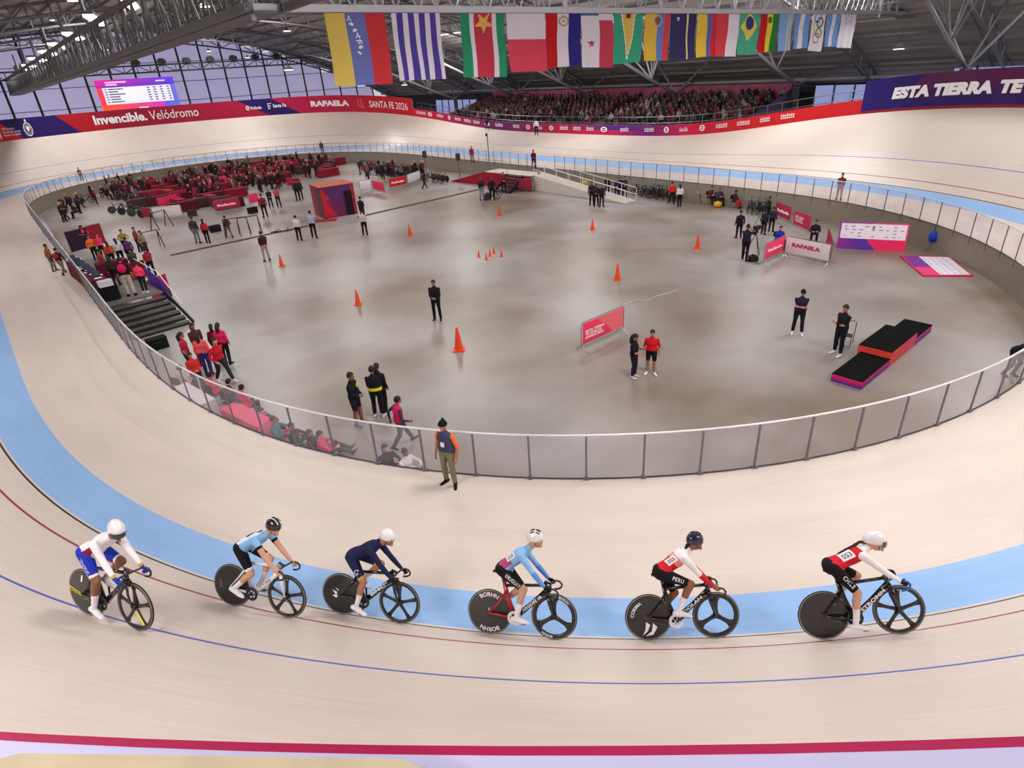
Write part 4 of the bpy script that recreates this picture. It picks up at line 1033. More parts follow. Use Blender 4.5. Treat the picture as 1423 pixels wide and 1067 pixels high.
def make_bike(label, frame, fork=None, rear='disc', front=5, crank=0., ring=.10, ringm=None, name='track_bicycle', group=None, lettering=None, rear_tri=None, decals=(), M=Matrix.Identity(4), merged=False, barm=None, fdecal=None):
    t = thing(name, label, 'bicycle', M=M, group=group)
    fr = MB()
    tub(fr, [BBK+V(.02, 0, .01), (BBK+HB_)/2, HB_+V(-.01, 0, .02)], [.026, .022, .022], [.045, .036, .034])
    tub(fr, [HB_+V(.004, 0, -.02), HT+V(-.004, 0, .02)], .024, .032)
    if rear_tri is None:
        tub(fr, [BBK+V(-.01, 0, 0), V(.28, 0, .55), V(.225, 0, .80)], .02, [.045, .04, .03])
    tub(fr, [V(.25, 0, .74), HT+V(-.02, 0, -.02)], .018, [.024, .024]); fr.box(BBK, (.07, .075, .07))
    fo = fr.build('frame', frame, t, smooth=True)
    rt = MB()
    if rear_tri is not None: tub(rt, [BBK+V(-.01, 0, 0), V(.28, 0, .55), V(.225, 0, .80)], .02, [.045, .04, .03])
    for y in (-.055, .055):
        tub(rt, [BBK+V(-.03, y*.6, 0), V(.2, y, .31), RH+V(.0, y, 0)], .011, [.026, .017, .014]); tub(rt, [V(.26, y*.2, .66), V(.15, y, .50), RH+V(.0, y, .0)], .010, [.02, .015, .013])
    rt.build('rear_triangle', rear_tri or frame, t, smooth=True)
    sp = MB(); tub(sp, [V(.232, 0, .76), SAD+V(.01, 0, -.03)], .013, .026); sp.build('seat_post', frame if not merged else CARB, t, smooth=True)
    sd = MB(); ellt(sd, [(SAD+V(-.13, 0, .012), V(0, 1, 0), V(0, 0, 1), .03, .012), (SAD+V(-.11, 0, .014), V(0, 1, 0), V(0, 0, 1), .068, .018), (SAD+V(-.04, 0, .006), V(0, 1, 0), V(0, 0, 1), .05, .02), (SAD+V(.06, 0, .0), V(0, 1, 0), V(0, 0, 1), .022, .018), (SAD+V(.14, 0, -.004), V(0, 1, 0), V(0, 0, 1), .016, .013)], 12)
    sd.build('saddle', BLACK, t, smooth=True)
    fk = MB()
    for y in (-.045, .045): tub(fk, [HB_+V(.012, y*.6, -.03), V(.905, y, .52), FH+V(0, y, 0)], .011, [.03, .024, .014])
    tub(fk, [HB_+V(.006, 0, .0), HB_+V(.012, 0, -.05)], [.03, .036], .032); fk.build('fork', fork or frame, t, smooth=True)
    hbm = barm or CARB
    hb_ = MB(); 
    for s in (-1, 1):
        hb_.tube([V(.925, .0, .80), V(.93, s*.06, .80), V(.935, s*.15, .80), V(.965, s*.185, .797), V(1.02, s*.19, .785), V(1.055, s*.19, .745), V(1.045, s*.19, .70), V(1.00, s*.19, .675), V(.94, s*.19, .668)], .0145, 8)
    hb_.build('handlebar', hbm, t, smooth=True)
    st = MB(); tub(st, [HT+V(-.005, 0, .035), V(.93, 0, .80)], .018, .02); st.build('stem', hbm, t, smooth=True)
    rw = wheel(rear, Matrix.Translation(RH), 'rear_wheel', t); fw_ = wheel(front, Matrix.Translation(FH), 'front_wheel', t)
    # drive side is y<0
    rg = MB(); Mr = Matrix.Translation(BBK+V(0, -.05, 0))@RX
    rg.lathe([(ring, -.003), (ring, .003), (ring*.62, .003), (ring*.62, -.003), (ring, -.003)], 36, Mr)
    for k in range(5):
        a = 2*PI*k/5; rg.bar(BBK+V(0, -.05, 0), BBK+V(math.cos(a)*ring*.7, -.05, math.sin(a)*ring*.7), .018, .008)
    rg.build('chainring', ringm or CHROME, t)
    ch = MB(); ch.tube([BBK+V(0, -.05, ring), V(0, -.05, WR+.032)], .005, 4).tube([BBK+V(0, -.05, -ring), V(0, -.05, WR-.032)], .005, 4).lathe([(.034, -.003), (.034, .003), (0, .003)], 16, Matrix.Translation(RH+V(0, -.05, 0))@RX); ch.build('chain', DARKST, t)
    for s in (-1, 1):
        a = crank+(0 if s == -1 else PI); e = BBK+V(math.cos(a)*.165, s*.075, math.sin(a)*.165)
        cr = MB().bar(BBK+V(0, s*.065, 0), e, .014, .026).build('crank', CARB, t)
        MB().box(e+V(0, s*.035, 0), (.07, .06, .016)).build('pedal', DARKST, cr)
    return t, fo, rw, fw_
def pedal_pos(a, s):
    return BBK+V(math.cos(a)*.165, s*.11, math.sin(a)*.165)
def helmet(b, kind, col, root, stripe=None, visor=False):
    c, f, l, u = b.H; R = Matrix((f, l, u)).transposed(); mb = MB(); n, k = 24, 12
    base = 0
    for i in range(k+1):
        t = -.12*PI+(PI*.62)*i/k
        for j in range(n):
            a = 2*PI*j/n; x, y, z = math.cos(t)*math.cos(a), math.cos(t)*math.sin(a), math.sin(t)
            bk = (1.55 if kind == 'aero' else 1.15) if x < 0 else 1.12
            mb.v.append(tuple(c-f*.008+u*.028+f*x*.112*bk+l*y*.098+u*z*(.118 if kind != 'aero' else .122)))
    for i in range(k):
        for j in range(n): mb.f.append((i*n+j, i*n+(j+1) % n, (i+1)*n+(j+1) % n, (i+1)*n+j)); mb.m.append(0)
    mb.f.append(tuple(k*n+j for j in range(n))); mb.m.append(0); mb.f.append(tuple(range(n))[::-1]); mb.m.append(0)
    h = mb.build('helmet', mat('helmet_%02x%02x%02x' % col, col, .22, coat=.6, var=.03), root, smooth=True)
    if kind == 'vent':
        dk = mat('helmet_vent_black', (14, 14, 16), .6)
        for q in (-.055, -.02, .02, .055):
            for x0 in (-.06, .02):
                p = []
                for t in np.linspace(0, 1, 5):
                    X = x0+t*.06; rr = max(0, 1-(X/(.128))**2-(q/.098)**2); p.append(c-f*.008+f*X+l*q+u*(.028+.1195*math.sqrt(rr)))
                MB().tube(p, .009, 5).build('vent', dk, h)
    if stripe:
        for q in (-.03, .03):
            p = [c-f*.008+f*X+l*q+u*(.030+.119*math.sqrt(max(0, 1-(X/.13)**2-(q/.098)**2))) for X in np.linspace(-.11, .11, 10)]
            MB().tube(p, .008, 5).build('stripe', mat('helmet_stripe', stripe, .3), h)
    if visor:
        mb = MB(); n = 12; vs = []
        for j in range(n+1):
            a = -1.25+2.5*j/n
            for z, r in ((.03, 1.10), (-.015, 1.13), (-.05, 1.02)): vs.append(c+f*math.cos(a)*.112*r+l*math.sin(a)*.094*r+u*z)
        fs = []
        for j in range(n):
            for q in range(2): fs.append((j*3+q, j*3+q+1, (j+1)*3+q+1, (j+1)*3+q))
        mb.add(vs, fs); mb.build('visor', mat('smoked_visor', (30, 30, 36), .1, coat=1.), h, smooth=True)
    else:
        mb = MB()
        for s in (-1, 1): mb.ell(c+f*.088+l*s*.032+u*.004, (.014, .03, .018), R, 10, 6)
        mb.tube([c+l*.078+u*.01, c+f*.07+l*.065+u*.012], .005, 4).tube([c-l*.078+u*.01, c+f*.07-l*.065+u*.012], .005, 4)
        mb.build('sunglasses', mat('dark_lens', (16, 16, 20), .12, coat=1.), root, smooth=True)
    for s in (-1, 1): MB().tube([c+l*s*.08+u*.0, c+l*s*.062-u*.06+f*.01, c-u*.115+f*.045], .005, 4).build('strap', BLACK, h)
    return h
def shrink_fn(bvh, o, x, y, d, off=.004):
    o, x, y, d = Vector(o), Vector(x), Vector(y), Vector(d).normalized()
    def f(u, v):
        p = o+x*u+y*v; h = bvh.ray_cast(p-d*.5, d, 1.2)
        return (h[0]-d*off) if h[0] else p
    return f
def rider(label, M, crank, torso_ang, neck_len=.0, kit=None, skin=SKIN3, head_dir=(1, 0, -.12), hands=None, scale=1., wide=.92, name='cyclist', hip=None, head_off=None, shoe=None):
    hip = Vector(hip or (.20, 0, 1.0)); up = V(math.cos(math.radians(torso_ang)), 0, math.sin(math.radians(torso_ang)))
    feet = []; fd = []
    for s in (1, -1):
        a = crank+(0 if s == -1 else PI); p = pedal_pos(a, s); tilt = -.22-.25*math.cos(a)*0
        d = V(1, 0, -.35 if math.cos(a) < .3 else -.12).normalized(); fd.append(d)
        # ball of the foot over the pedal; make_pose adds .085 of ankle height
        fu = V(0, 0, 1); fu = (fu-d*fu.dot(d)).normalized()
        an = p-d*.125+fu*.078; feet.append(an-V(0, 0, .085))
    hands = hands or ((1.0, .19, .725), (1.0, -.19, .725))
    b = make_pose('rider', hip=hip, torso_up=up, hands=[Vector(h)+V(-.055, 0, .03) for h in hands], feet=feet, foot_dir=fd, female=False, wide=wide, tl=.50, raw=True,
        head_dir=head_dir, head_off=head_off or (V(.12, 0, .10)), knee_pole=((1, .10, .3), (1, -.10, .3)), elbow_pole=((-.3, .6, -1), (-.3, -.6, -1)), hand_d=((1, 0, -.55), (1, 0, -.55)), palm=((0, -1, -.2), (0, 1, -.2)), curl=1.15)
    me = b.finish('cyclist', .0105, 2); names = []
    mats_ = [skin]+kit['mats']
    for m in mats_: me.materials.append(m)
    b.classify(me, kit['fn'](b))
    o = link(name, me, None, label, 'cyclist', M=M)
    bvh = BVHTree.FromPolygons([v.co for v in me.vertices], [tuple(p.vertices) for p in me.polygons])
    return o, b, bvh
BIKE_S = 1.055
def track_hit(px, py):
    best = (1e9, 0, 0)
    for i in range(NT):
        if np.hypot(*TC[i]) > 16: continue
        for d in np.arange(-.1, 4.5, .1):
            u = uv_of(tpt(i, d)); e = abs(u[0]-px)+abs(u[1]-py)
            if e < best[0]: best = (e, i, d)
    _, i, d = best; st = (.5, .05)
    for _ in range(7):
        c_ = []
        for a in (-1, 0, 1):
            for b in (-1, 0, 1):
                u = uv_of(tpt(i+a*st[0], d+b*st[1])); c_.append((math.hypot(u[0]-px, u[1]-py), i+a*st[0], d+b*st[1]))
        e, i, d = min(c_); st = (st[0]*.6, st[1]*.6)
    return tpt(i, d), i
def bike_frame(r, f, lean):
    a, ia = track_hit(*r); b, ib = track_hit(*f); x = (b-a).normalized(); im = (ia+ib)/2
    s1 = tpt(im, 1.0)-tpt(im, .5); nrm = s1.cross(x); nrm = nrm if nrm.z > 0 else -nrm; nrm.normalize(); out = x.cross(nrm); 
    if out.dot(s1) < 0: out = -out
    l = math.radians(lean); up = (nrm*math.cos(l)+out*math.sin(l)); y = up.cross(x).normalized(); up = x.cross(y)
    L = (b-a).length; c = (a+b)/2; a2 = c-x*(.965*BIKE_S/2)
    M = Matrix((x, y, up)).transposed().to_4x4()@Matrix.Scale(BIKE_S, 4); M.translation = a2+nrm*.003
    return M
WSHOE = cl((232, 230, 234)); 
def kitfn(rule): return lambda b: (lambda tag_, t, c: rule(b, tag_, t, c))
WTXT = mat('kit_white_print', (240, 240, 244), .7); KTXT = mat('kit_black_print', (24, 24, 30), .7)
def decal_disc(root_wheel, text, centre, r, ang, size, m, side=-1, bold=.02):
    """lettering along an arc on the disc, drive side"""
    v, f, asp = text2d(text, bold); h = size; w_ = asp*h; span = w_/r
    mb = MB().add([(centre[0]+math.cos(ang+span/2-u*span)*(r-h/2+h*vv), side*.0165, centre[2]+math.sin(ang+span/2-u*span)*(r-h/2+h*vv)) for u, vv in v], f)
    mb.build('lettering', m, root_wheel)
def flat_disc(root_wheel, polys, m, side=-1, y=.0175, name='graphic'):
    mb = MB()
    for p in polys: mb.add([(RH.x+a, side*y, RH.z+b) for a, b in p], [tuple(range(len(p)))])
    mb.build(name, m, root_wheel)
def side_text(fo, s, p0, p1, h, m, y=-.028, bold=.03):
    p0, p1 = Vector(p0), Vector(p1); d = (p1-p0); n = V(-d.z, 0, d.x).normalized()
    text_on('lettering', s, lambda u, v: p0+d*u+n*h*(v-.5)+V(0, y, 0), m, fo, bold)
def blend_rule(cols): pass
def add_number(bvh, o, b, s, t=.2, off=.0, w_=.15, h=.11, tm=KTXT, side=-.6, slant=.25, back_=False):
    """white race number panel shrunk on the hip/back flank of the drive side"""
    up, fw = b.up, b.fw; c = b.hip+up*t; d = V(0, 1, -1.0).normalized() if not back_ else V(0, .5, -1).normalized()
    x = up*w_+V(0, 0, -.02); y = (d.cross(up)).normalized()*h; y = y if y.z > 0 else -y
    c0_ = c-x/2-y/2+V(0, -.0, 0)
    f = shrink_fn(bvh, c0_, x, y, d, .004); n = 6
    vs = [f(i/n, j/n) for j in range(n+1) for i in range(n+1)]
    MB().add(vs, [(j*(n+1)+i, j*(n+1)+i+1, (j+1)*(n+1)+i+1, (j+1)*(n+1)+i) for j in range(n) for i in range(n)]).build('race_number', WTXT, o, smooth=True)
    f2 = shrink_fn(bvh, c0_+x*.15+y*.2, x*.7, y*.55, d, .007); text_on('lettering', s, f2, tm, o, .015, space=1.1)
def thigh_text(bvh, o, b, s, m=WTXT, w_=.22, h=.05, t0=.18, bold=.008):
    hj = b.hip+V(0, -.09, 0); kn = b.kn[1]; ax = (kn-hj).normalized(); p = hj+ax*t0; n = V(-ax.z, 0, ax.x); n = n if n.z > 0 else -n
    f = shrink_fn(bvh, p-n*h*.3, ax*w_, n*h, (0, 1, 0), .004); text_on('lettering', s, f, m, o, bold, space=1.12)
white, red_, black_, navy, sky, blue = cl((236, 234, 238)), cl((206, 34, 52)), cl((26, 24, 28)), cl((34, 38, 74)), cl((140, 190, 238)), cl((40, 60, 190))
def leg(tag_, t, sh, sock, shoe, hem=None, cut=.82):
    if tag_ == 'thigh': return (hem if (hem is not None and t > cut-.1) else sh) if t < cut else 0
    if tag_ == 'shin': return 0 if t < .5 else sock
    if tag_ == 'foot': return shoe
    return None
# 1: white/maroon top, blue shorts, white aero helmet with visor
def r1(b, tg, t, c):
    q = leg(tg, t, 3, 1, 1, 1)
    if q is not None: return q
    if tg in ('neck', 'head'): return 0
    if tg == 'hand': return 3
    if tg == 'torso': return 3 if t < .2 else (2 if .2 < t < .55 and (Vector(c)-b.hip).cross(b.up).y < -.0 and abs(c[1]) > .08 else 1)
    if tg == 'farm': return 4 if .78 < t < .95 else (3 if t >= .95 else 1)
    return 1
KITS = [
 dict(mats=[white, cl((140, 40, 84)), blue, cl((206, 164, 60))], fn=kitfn(r1)),
 dict(mats=[sky, black_, white, cl((225, 232, 244))], fn=kitfn(lambda b, tg, t, c: (lambda q: q if q is not None else (0 if tg in ('neck', 'head', 'farm') else 0 if tg == 'hand' else (2 if t < .24 else (4 if (Vector(c)-b.hip-b.up*.25).dot(b.fw) < -.05 else 1)) if tg == 'torso' else (1 if t < .38 else 2 if t < .5 else 0)))(leg(tg, t, 2, 3, 3, 3)))),
 dict(mats=[navy, cl((206, 180, 60)), white, cl((30, 30, 34))], fn=kitfn(lambda b, tg, t, c: (lambda q: q if q is not None else (0 if tg in ('neck', 'head') else 4 if tg == 'hand' else 1))(leg(tg, t, 1, 3, 3, 2, .80)))),
 dict(mats=[sky, cl((176, 70, 120)), black_, white, cl((96, 150, 226))], fn=kitfn(lambda b, tg, t, c: (lambda q: q if q is not None else (0 if tg in ('neck', 'head') else 3 if tg == 'hand' else (3 if t < .24 else 2 if t < .42 and (Vector(c)-b.hip-b.up*.2).dot(b.fw) < .02 else 1 if t < .8 else 5) if tg == 'torso' else (5 if tg == 'farm' else 1)))(leg(tg, t, 3, 4, 4, None)))),
 dict(mats=[white, red_, black_, cl((240, 150, 140))], fn=kitfn(lambda b, tg, t, c: (lambda q: q if q is not None else (0 if tg in ('neck', 'head') else 0 if tg == 'hand' else (3 if t < .22 else 2 if t < .46 else 4 if t < .56 else 1) if tg == 'torso' else (2 if tg == 'farm' and t > .1 else 1)))(leg(tg, t, 3, 1, 1, None)))),
 dict(mats=[white, red_, black_, navy], fn=kitfn(lambda b, tg, t, c: (lambda q: q if q is not None else (0 if tg in ('neck', 'head') else 3 if tg == 'hand' else (3 if t < .22 else 2 if t < .66 else 4 if t < .69 else 1) if tg == 'torso' else 1))(leg(tg, t, 3, 1, 1, None))))]
WFR = mat('gloss_white_frame', (226, 224, 228), .25, coat=.5)
REDP = mat('red_frame_paint', (176, 26, 44), .3, coat=.4); YEL = mat('yellow_graphic', (226, 220, 40), .4)
BLUEB = mat('blue_anodised_bar', (40, 110, 190), .3, .4)
HID = random.Random(3)
def riders():
    D = [((120.5, 853.6), (195, 875), 15), ((323, 843.5), (398, 860.5), 13), ((475, 852.5), (555, 866), 14), ((683, 882), (769, 888.8), 10), ((903, 890.3), (995, 888.5), 12), ((1147, 889.5), (1254, 881), 13)]
    BL = ['black track bicycle with yellow stripe on the rear disc wheel', 'white framed track bicycle under the rider in light blue top', 'dark track bicycle with five-spoke front wheel and white emblem disc', 'black and red track bicycle with white lettering round both wheels',
          'black track bicycle with big white logo on disc and three-spoke front wheel', 'black track bicycle with plain black disc, leading the line']
    RL = ['cyclist in white and maroon jersey, blue shorts and smooth white visor helmet', 'cyclist in light blue short-sleeved top, black shorts and black helmet', 'cyclist in all navy skinsuit and round white helmet',
          'cyclist in light blue long sleeves, black shorts and white vented helmet', 'cyclist in white and red jersey numbered 055 and dark blue helmet', 'cyclist in white sleeves, red back numbered 053, black braid and white helmet']
    CR = [-1.45, -2.95, -1.5, -.25, .55, -1.0]; TA = [30, 31, 28, 38, 36, 24]
    FRM = [BLACKG, WFR, BLACKG, BLACKG, BLACKG, BLACKG]
    fr_ = [5, 5, 5, 3, 3, 5]
    SK = [SKIN2, SKIN3, SKIN, SKIN3, SKIN2, SKIN3]
    for k in range(6):
        M = bike_frame(*D[k])
        t, fo, rw, fw_ = make_bike(BL[k], FRM[k], rear='disc', front=fr_[k], crank=CR[k], M=M, rear_tri=REDP if k == 3 else None, ringm=(WHITE if k in (3, 4) else CARB if k in (0, 5, 2) else NAVR), barm=BLUEB if k == 5 else None, ring=.105)
        o, b, bvh = rider(RL[k], M, CR[k], TA[k], kit=KITS[k], skin=SK[k], head_dir=[(1, -.35, -.25), (1, -.15, -.1), (1, -.1, -.1), (1, 0, 0), (1, .15, -.05), (1, -.05, -.2)][k], head_off=[V(.13, -.0, .09), V(.11, 0, .11), V(.12, 0, .10), V(.10, 0, .13), V(.11, 0, .12), V(.15, 0, .07)][k],
            hands=[((1.0, .19, .725), (1.0, -.19, .725)), None, None, ((.97, .19, .72), (.97, -.19, .72)), ((1.0, .19, .73), (1.0, -.19, .72)), ((1.03, .19, .74), (1.03, -.19, .73))][k], hip=[(.20, 0, 1.0), (.20, 0, 1.0), (.20, 0, 1.0), (.21, 0, 1.0), (.19, 0, .99), (.17, 0, 1.0)][k])
        if k == 0:
            helmet(b, 'aero', (232, 230, 236), o, visor=True)
            thigh_text(bvh, o, b, 'VENEZUELA', w_=.27, h=.05, t0=.08); add_number(bvh, o, b, '05', .22)
            flat_disc(rw, [[(-.31, .06), (-.315, .0), (-.07, -.065), (-.07, -.02)], [(-.03, -.06), (.08, -.09), (.08, -.11), (-.02, -.085)]], YEL); side_text(rw, 'MAVIC', RH+V(-.29, 0, .02), RH+V(-.10, 0, -.035), .035, KTXT, -.019)
            sp = MB(); a = 2*PI*4/5+.3; sp.bar(FH+V(math.cos(a)*.05, -.021, math.sin(a)*.05), FH+V(math.cos(a)*.27, -.016, math.sin(a)*.27), .006, .028); sp.build('spoke_graphic', YEL, fw_)
            flat_disc(rw, [[(-.06, .15), (-.03, .15), (.0, .25), (-.03, .25)]], WTXT)
        if k == 1:
            helmet(b, 'vent', (28, 28, 32), o, stripe=(230, 230, 234)); decal_disc(rw, 'ZIPP', RH, .20, PI, .05, mat('grey_logo', (120, 120, 124), .5))
            up = b.up; f = [b.sh[1].lerp(b.sh[0], .35)-b.fw*.0, b.hip+up*.3-b.fw*.1+V(0, -.03, 0)]
            MB().tube([b.hip+up*q-b.fw*(.098 if q < .4 else .078)+V(0, -.05, 0) for q in (.18, .3, .42, .48)], .010, 5).build('hair_braid', mat('dark_hair', (26, 20, 18)), o)
            side_text(fo, 'FUJI', V(.50, 0, .41), V(.70, 0, .56), .035, mat('grey_logo', (120, 120, 124), .5))
        if k == 2:
            helmet(b, 'round', (236, 234, 236), o); thigh_text(bvh, o, b, 'Col', w_=.10, h=.07, t0=.20); side_text(fo, 'BMC', V(.50, 0, .40), V(.74, 0, .60), .04, WTXT)
            flat_disc(rw, [[(-.16, .06), (-.02, .01), (-.10, -.01)], [(-.10, .10), (-.02, .01), (-.05, .07)], [(-.16, -.03), (-.02, .01), (-.09, -.07)]], WTXT)
        if k == 3:
            helmet(b, 'vent', (232, 230, 228), o); thigh_text(bvh, o, b, 'URUGUAY', w_=.26, h=.055, t0=.10); add_number(bvh, o, b, '058', .17)
            for a in (PI/2, -PI/2): decal_disc(rw, 'BORHN', RH, .26, a, .065, WTXT)
            v, f, asp = text2d('BORHN', .02); 
            for a in (PI*.33, -PI*.62):
                h = .036; r = .292; span = asp*h/r
                MB().add([(FH.x+math.cos(a+span/2-u*span)*(r-h/2+h*q), -.0145, FH.z+math.sin(a+span/2-u*span)*(r-h/2+h*q)) for u, q in v], f).build('lettering', WTXT, fw_)
            side_text(fo, 'ARGON 18', V(.50, 0, .39), V(.78, 0, .62), .045, WTXT)
        if k == 4:
            helmet(b, 'vent', (26, 34, 58), o); thigh_text(bvh, o, b, 'PERU', w_=.16, h=.055, t0=.14); add_number(bvh, o, b, '055', .17)
            decal_disc(rw, 'CORIMA', RH, .235, PI*.82, .05, WTXT)
            flat_disc(rw, [[(-.04, -.06), (.02, -.11), (-.02, -.20), (-.09, -.26), (-.05, -.18)], [(.06, -.08), (.04, -.2), (-.05, -.27), (.06, -.25), (.12, -.14)]], WTXT)
            side_text(fo, 'DOLAN', V(.50, 0, .40), V(.76, 0, .62), .045, WTXT)
            c, f, l, u = b.H; MB().tube([c-f*.07-u*.02, c-f*.12-u*.05, c-f*.15-u*.10], [.03, .032, .015], 8).build('ponytail', mat('dark_hair', (26, 20, 18)), o, smooth=True)
        if k == 5:
            helmet(b, 'aero', (234, 232, 236), o, visor=True); thigh_text(bvh, o, b, 'CHILE', w_=.20, h=.055, t0=.12); add_number(bvh, o, b, '053', .19, w_=.17, h=.13)
            side_text(fo, 'STROMM', V(.48, 0, .37), V(.80, 0, .63), .05, WTXT)
            c, f, l, u = b.H
            MB().tube([c-f*.08-u*.02]+[b.nk-b.up*q-b.fw*(.105)+V(0, .0+.01*math.sin(q*60), 0) for q in (.02, .1, .18, .26, .34)], [.02, .022, .022, .02, .018, .01], 6).build('braid', mat('dark_hair', (26, 20, 18)), o, smooth=True)
NAVR = mat('navy_chainring', (40, 40, 74), .4, .4)
riders()
# ---------------------------------------------------------------- infield things
def cone(px, py, h, label, group=None):
    t = thing('traffic_cone', label, 'cone', G(px, py), group=group)
    om = mat('orange_cone_plastic', (232, 72, 30), .45); s = h/.7
    MB().box((0, 0, .015*s), (.34*s, .34*s, .03*s)).build('base', om, t); MB().lathe([(.13*s, .03*s), (.035*s, .66*s), (.02*s, .7*s), (0, .7*s)], 14).build('cone', om, t, smooth=True)
for px, py, h, l in ((570, 327, .75, 'orange cone past the three people in white tops'), (694, 299, .7, 'farthest orange cone, before the person with the mountain bike'), (823.5, 319, .7, 'orange cone in front of the five dark-clothed staff'), (969, 345, .78, 'orange cone between the camera crew and open floor'),
    (858, 388, .8, 'orange cone behind the pink barrier'), (392, 370, .72, 'orange cone beside the man in khaki trousers'), (498, 423, .75, 'dark orange cone before the floor stain'), (638, 486, .95, 'tallest-looking orange cone, nearest to the track fence')):
    cone(px, py, h, l)
for px, py, l in ((665.5, 357, 'small orange cone at the side of the cluster, alone'), (676, 361, 'small orange cone at the front of the cluster'), (681, 356, 'small orange cone in the middle of the cluster'), (686.5, 352, 'small orange cone at the back of the cluster'), (697, 356.5, 'small orange cone at the end of the cluster')):
    cone(px, py, .42, l, 'small cones clustered on the infield')
# cable cover across the infield
cm = mat('dark_cable_cover', (64, 50, 46), .7)
for a, b, l in (((237, 355), (428, 314), 'dark cable cover strip running past the people in white'), ((497, 302), (672, 262), 'dark cable cover strip from the booth to the far people')):
    tag(MB().bar(G(*a)+V(0, 0, .02), G(*b)+V(0, 0, .02), .28, .05).build('cable_cover', cm), l, 'cable cover')
# banners and barriers
PKB, PKD, WHB = (226, 52, 96), (170, 30, 66), (222, 214, 220)
def barrier(pa, pb, label, col=PKB, text=None, tcol=(245, 240, 245), h=1.08, z=FLOOR, group=None, twotone=None, tv=(.35, .6), tu=(.12, .88), bold=.04):
    a, b = (pa if isinstance(pa, Vector) else G(*pa, z)), (pb if isinstance(pb, Vector) else G(*pb, z)); d = (b-a); L = d.length; d.normalize()
    n = V(d.y, -d.x, 0); n = n if n.dot(V(-a.x, -a.y, 0)) > 0 else -n
    t = thing('crowd_barrier', label, 'barrier', M=frameM(a, d), group=group); ny = -1 if V(*( (frameM(a, d)@V(0, 1, 0))-a )).dot(n) < 0 else 1
    fr = MB().tube([(0, 0, .2), (0, 0, h-.08), (.08, 0, h), (L-.08, 0, h), (L, 0, h-.08), (L, 0, .2)], .019, 6).tube([(0, 0, .2), (L, 0, .2)], .016, 6); fr.build('frame', STEEL, t)
    bars = MB(); k = max(3, int(L/.14))
    for i in range(1, k): bars.tube([(L*i/k, 0, .2), (L*i/k, 0, h)], .007, 4)
    o = bars.build('bars', STEEL, t); o['kind'] = 'stuff'
    for x in (.06, L-.06):
        MB().tube([(x, -.32, .0), (x, -.25, .06), (x, 0, .22), (x, .25, .06), (x, .32, 0)], .016, 5).build('foot', STEEL, t)
    y = .03*ny
    def f(u, v):
        if twotone and (u+v*.4) > .75: return twotone
        return lerp(col, tuple(min(255, c*1.12) for c in col), v)
    P = [(.05, y, .3), (L-.05, y, .3), (L-.05, y, h-.03), (.05, y, h-.03)]
    if ny > 0: P = [P[1], P[0], P[3], P[2]]
    link('banner', panel_mesh('banner', P, f, 24, 8, PRINT), t)
    if text:
        x0, x1 = (.05+(L-.1)*tu[0], .05+(L-.1)*tu[1]); sgn = 1
        if ny > 0: x0, x1 = L-x0, L-x1
        z0, z1 = .3+(h-.33)*tv[0], .3+(h-.33)*tv[1]
        text_on('lettering', text, lambda u, v: V(x0+(x1-x0)*u, y*1.3, z0+(z1-z0)*v), mat('ink_%d_%d_%d' % tcol, tcol, .5), t, bold)
    return t
barrier((808, 489), (866, 462), 'pink banner barrier standing alone on the open floor', text='ESTA TIERRA\nTE VUELVE\nINVENCIBLE', tv=(.2, .62), tu=(.06, .52), twotone=(236, 110, 120), h=1.15)
barrier((1060, 369), (1087, 356), 'pink barrier in front of the seated blue jacket', text='Rafaela', tv=(.4, .6), h=1.12)
barrier((1089, 357), (1151, 371), 'white banner barrier lettered in pink at the camera pen', col=WHB, text='RAFAELA', tcol=(206, 30, 80), tv=(.42, .68), tu=(.14, .8), bold=.06, h=1.12)
barrier((1076, 304), (1098, 314), 'rear pink barrier of the camera pen beside the standing crew', text='Rafaela', h=1.12, col=PKD)
barrier((1101, 317), (1125, 328), 'rear pink barrier of the camera pen behind the dark seated person', text='ESTA TIERRA\nTE VUELVE\nINVENCIBLE', h=1.12, col=(190, 36, 74), tv=(.25, .7), tu=(.1, .6))
barrier((1147, 345), (1153, 366), 'side pink barrier closing the camera pen', h=1.12, col=PKD)
for a, b, c, tx, l in (((300, 297.5), (335, 291.5), PKD, 'Rafaela', 'pink and grey barrier before the pit tents'), ((347.6, 287.5), (362, 284.5), PKB, None, 'short pink barrier behind the person in maroon'), ((215, 306.5), (256, 302.5), WHB, None, 'white barrier beside the dark A-frame trestle'),
    ((501, 267.5), (517.5, 264.8), WHB, None, 'white barrier just past the big booth'), ((519, 266.5), (536, 270), PKB, None, 'pink barrier curving round by the white one'), ((541.7, 265), (565.6, 259.5), RD, 'Rafaela', 'red barrier before the rows of bikes'), ((567, 259), (585, 252), WHB, None, 'white barrier behind the thin person in dark'),
    ((201, 306), (214, 307), PKD, None, 'pink barrier nearest to the bike wheels'), ((240, 283), (275, 276), PKD, None, 'pink barrier at the front of the pits'), ((346, 247), (383, 245), PKD, None, 'pink barrier deep in the pits'), ((290, 262), (318, 258), PKB, None, 'pink barrier below the red tables'),
    ((400, 262), (420, 262), PKD, None, 'pink barrier beside the booth'), ((388, 236), (420, 233), PKD, None, 'pink barrier under the far fence'), ((222, 292), (250, 286), PKB, None, 'pink barrier behind the white barrier'), ((160, 268), (185, 272), PKD, None, 'pink barrier by the first parked bikes'),
    ((700, 262), (722, 266), PKD, None, 'pink barrier before the ramp platform'), ((722, 266), (741, 267), (150, 28, 60), None, 'dark pink barrier under the stair platform')):
    barrier(a, b, l, c, tx)
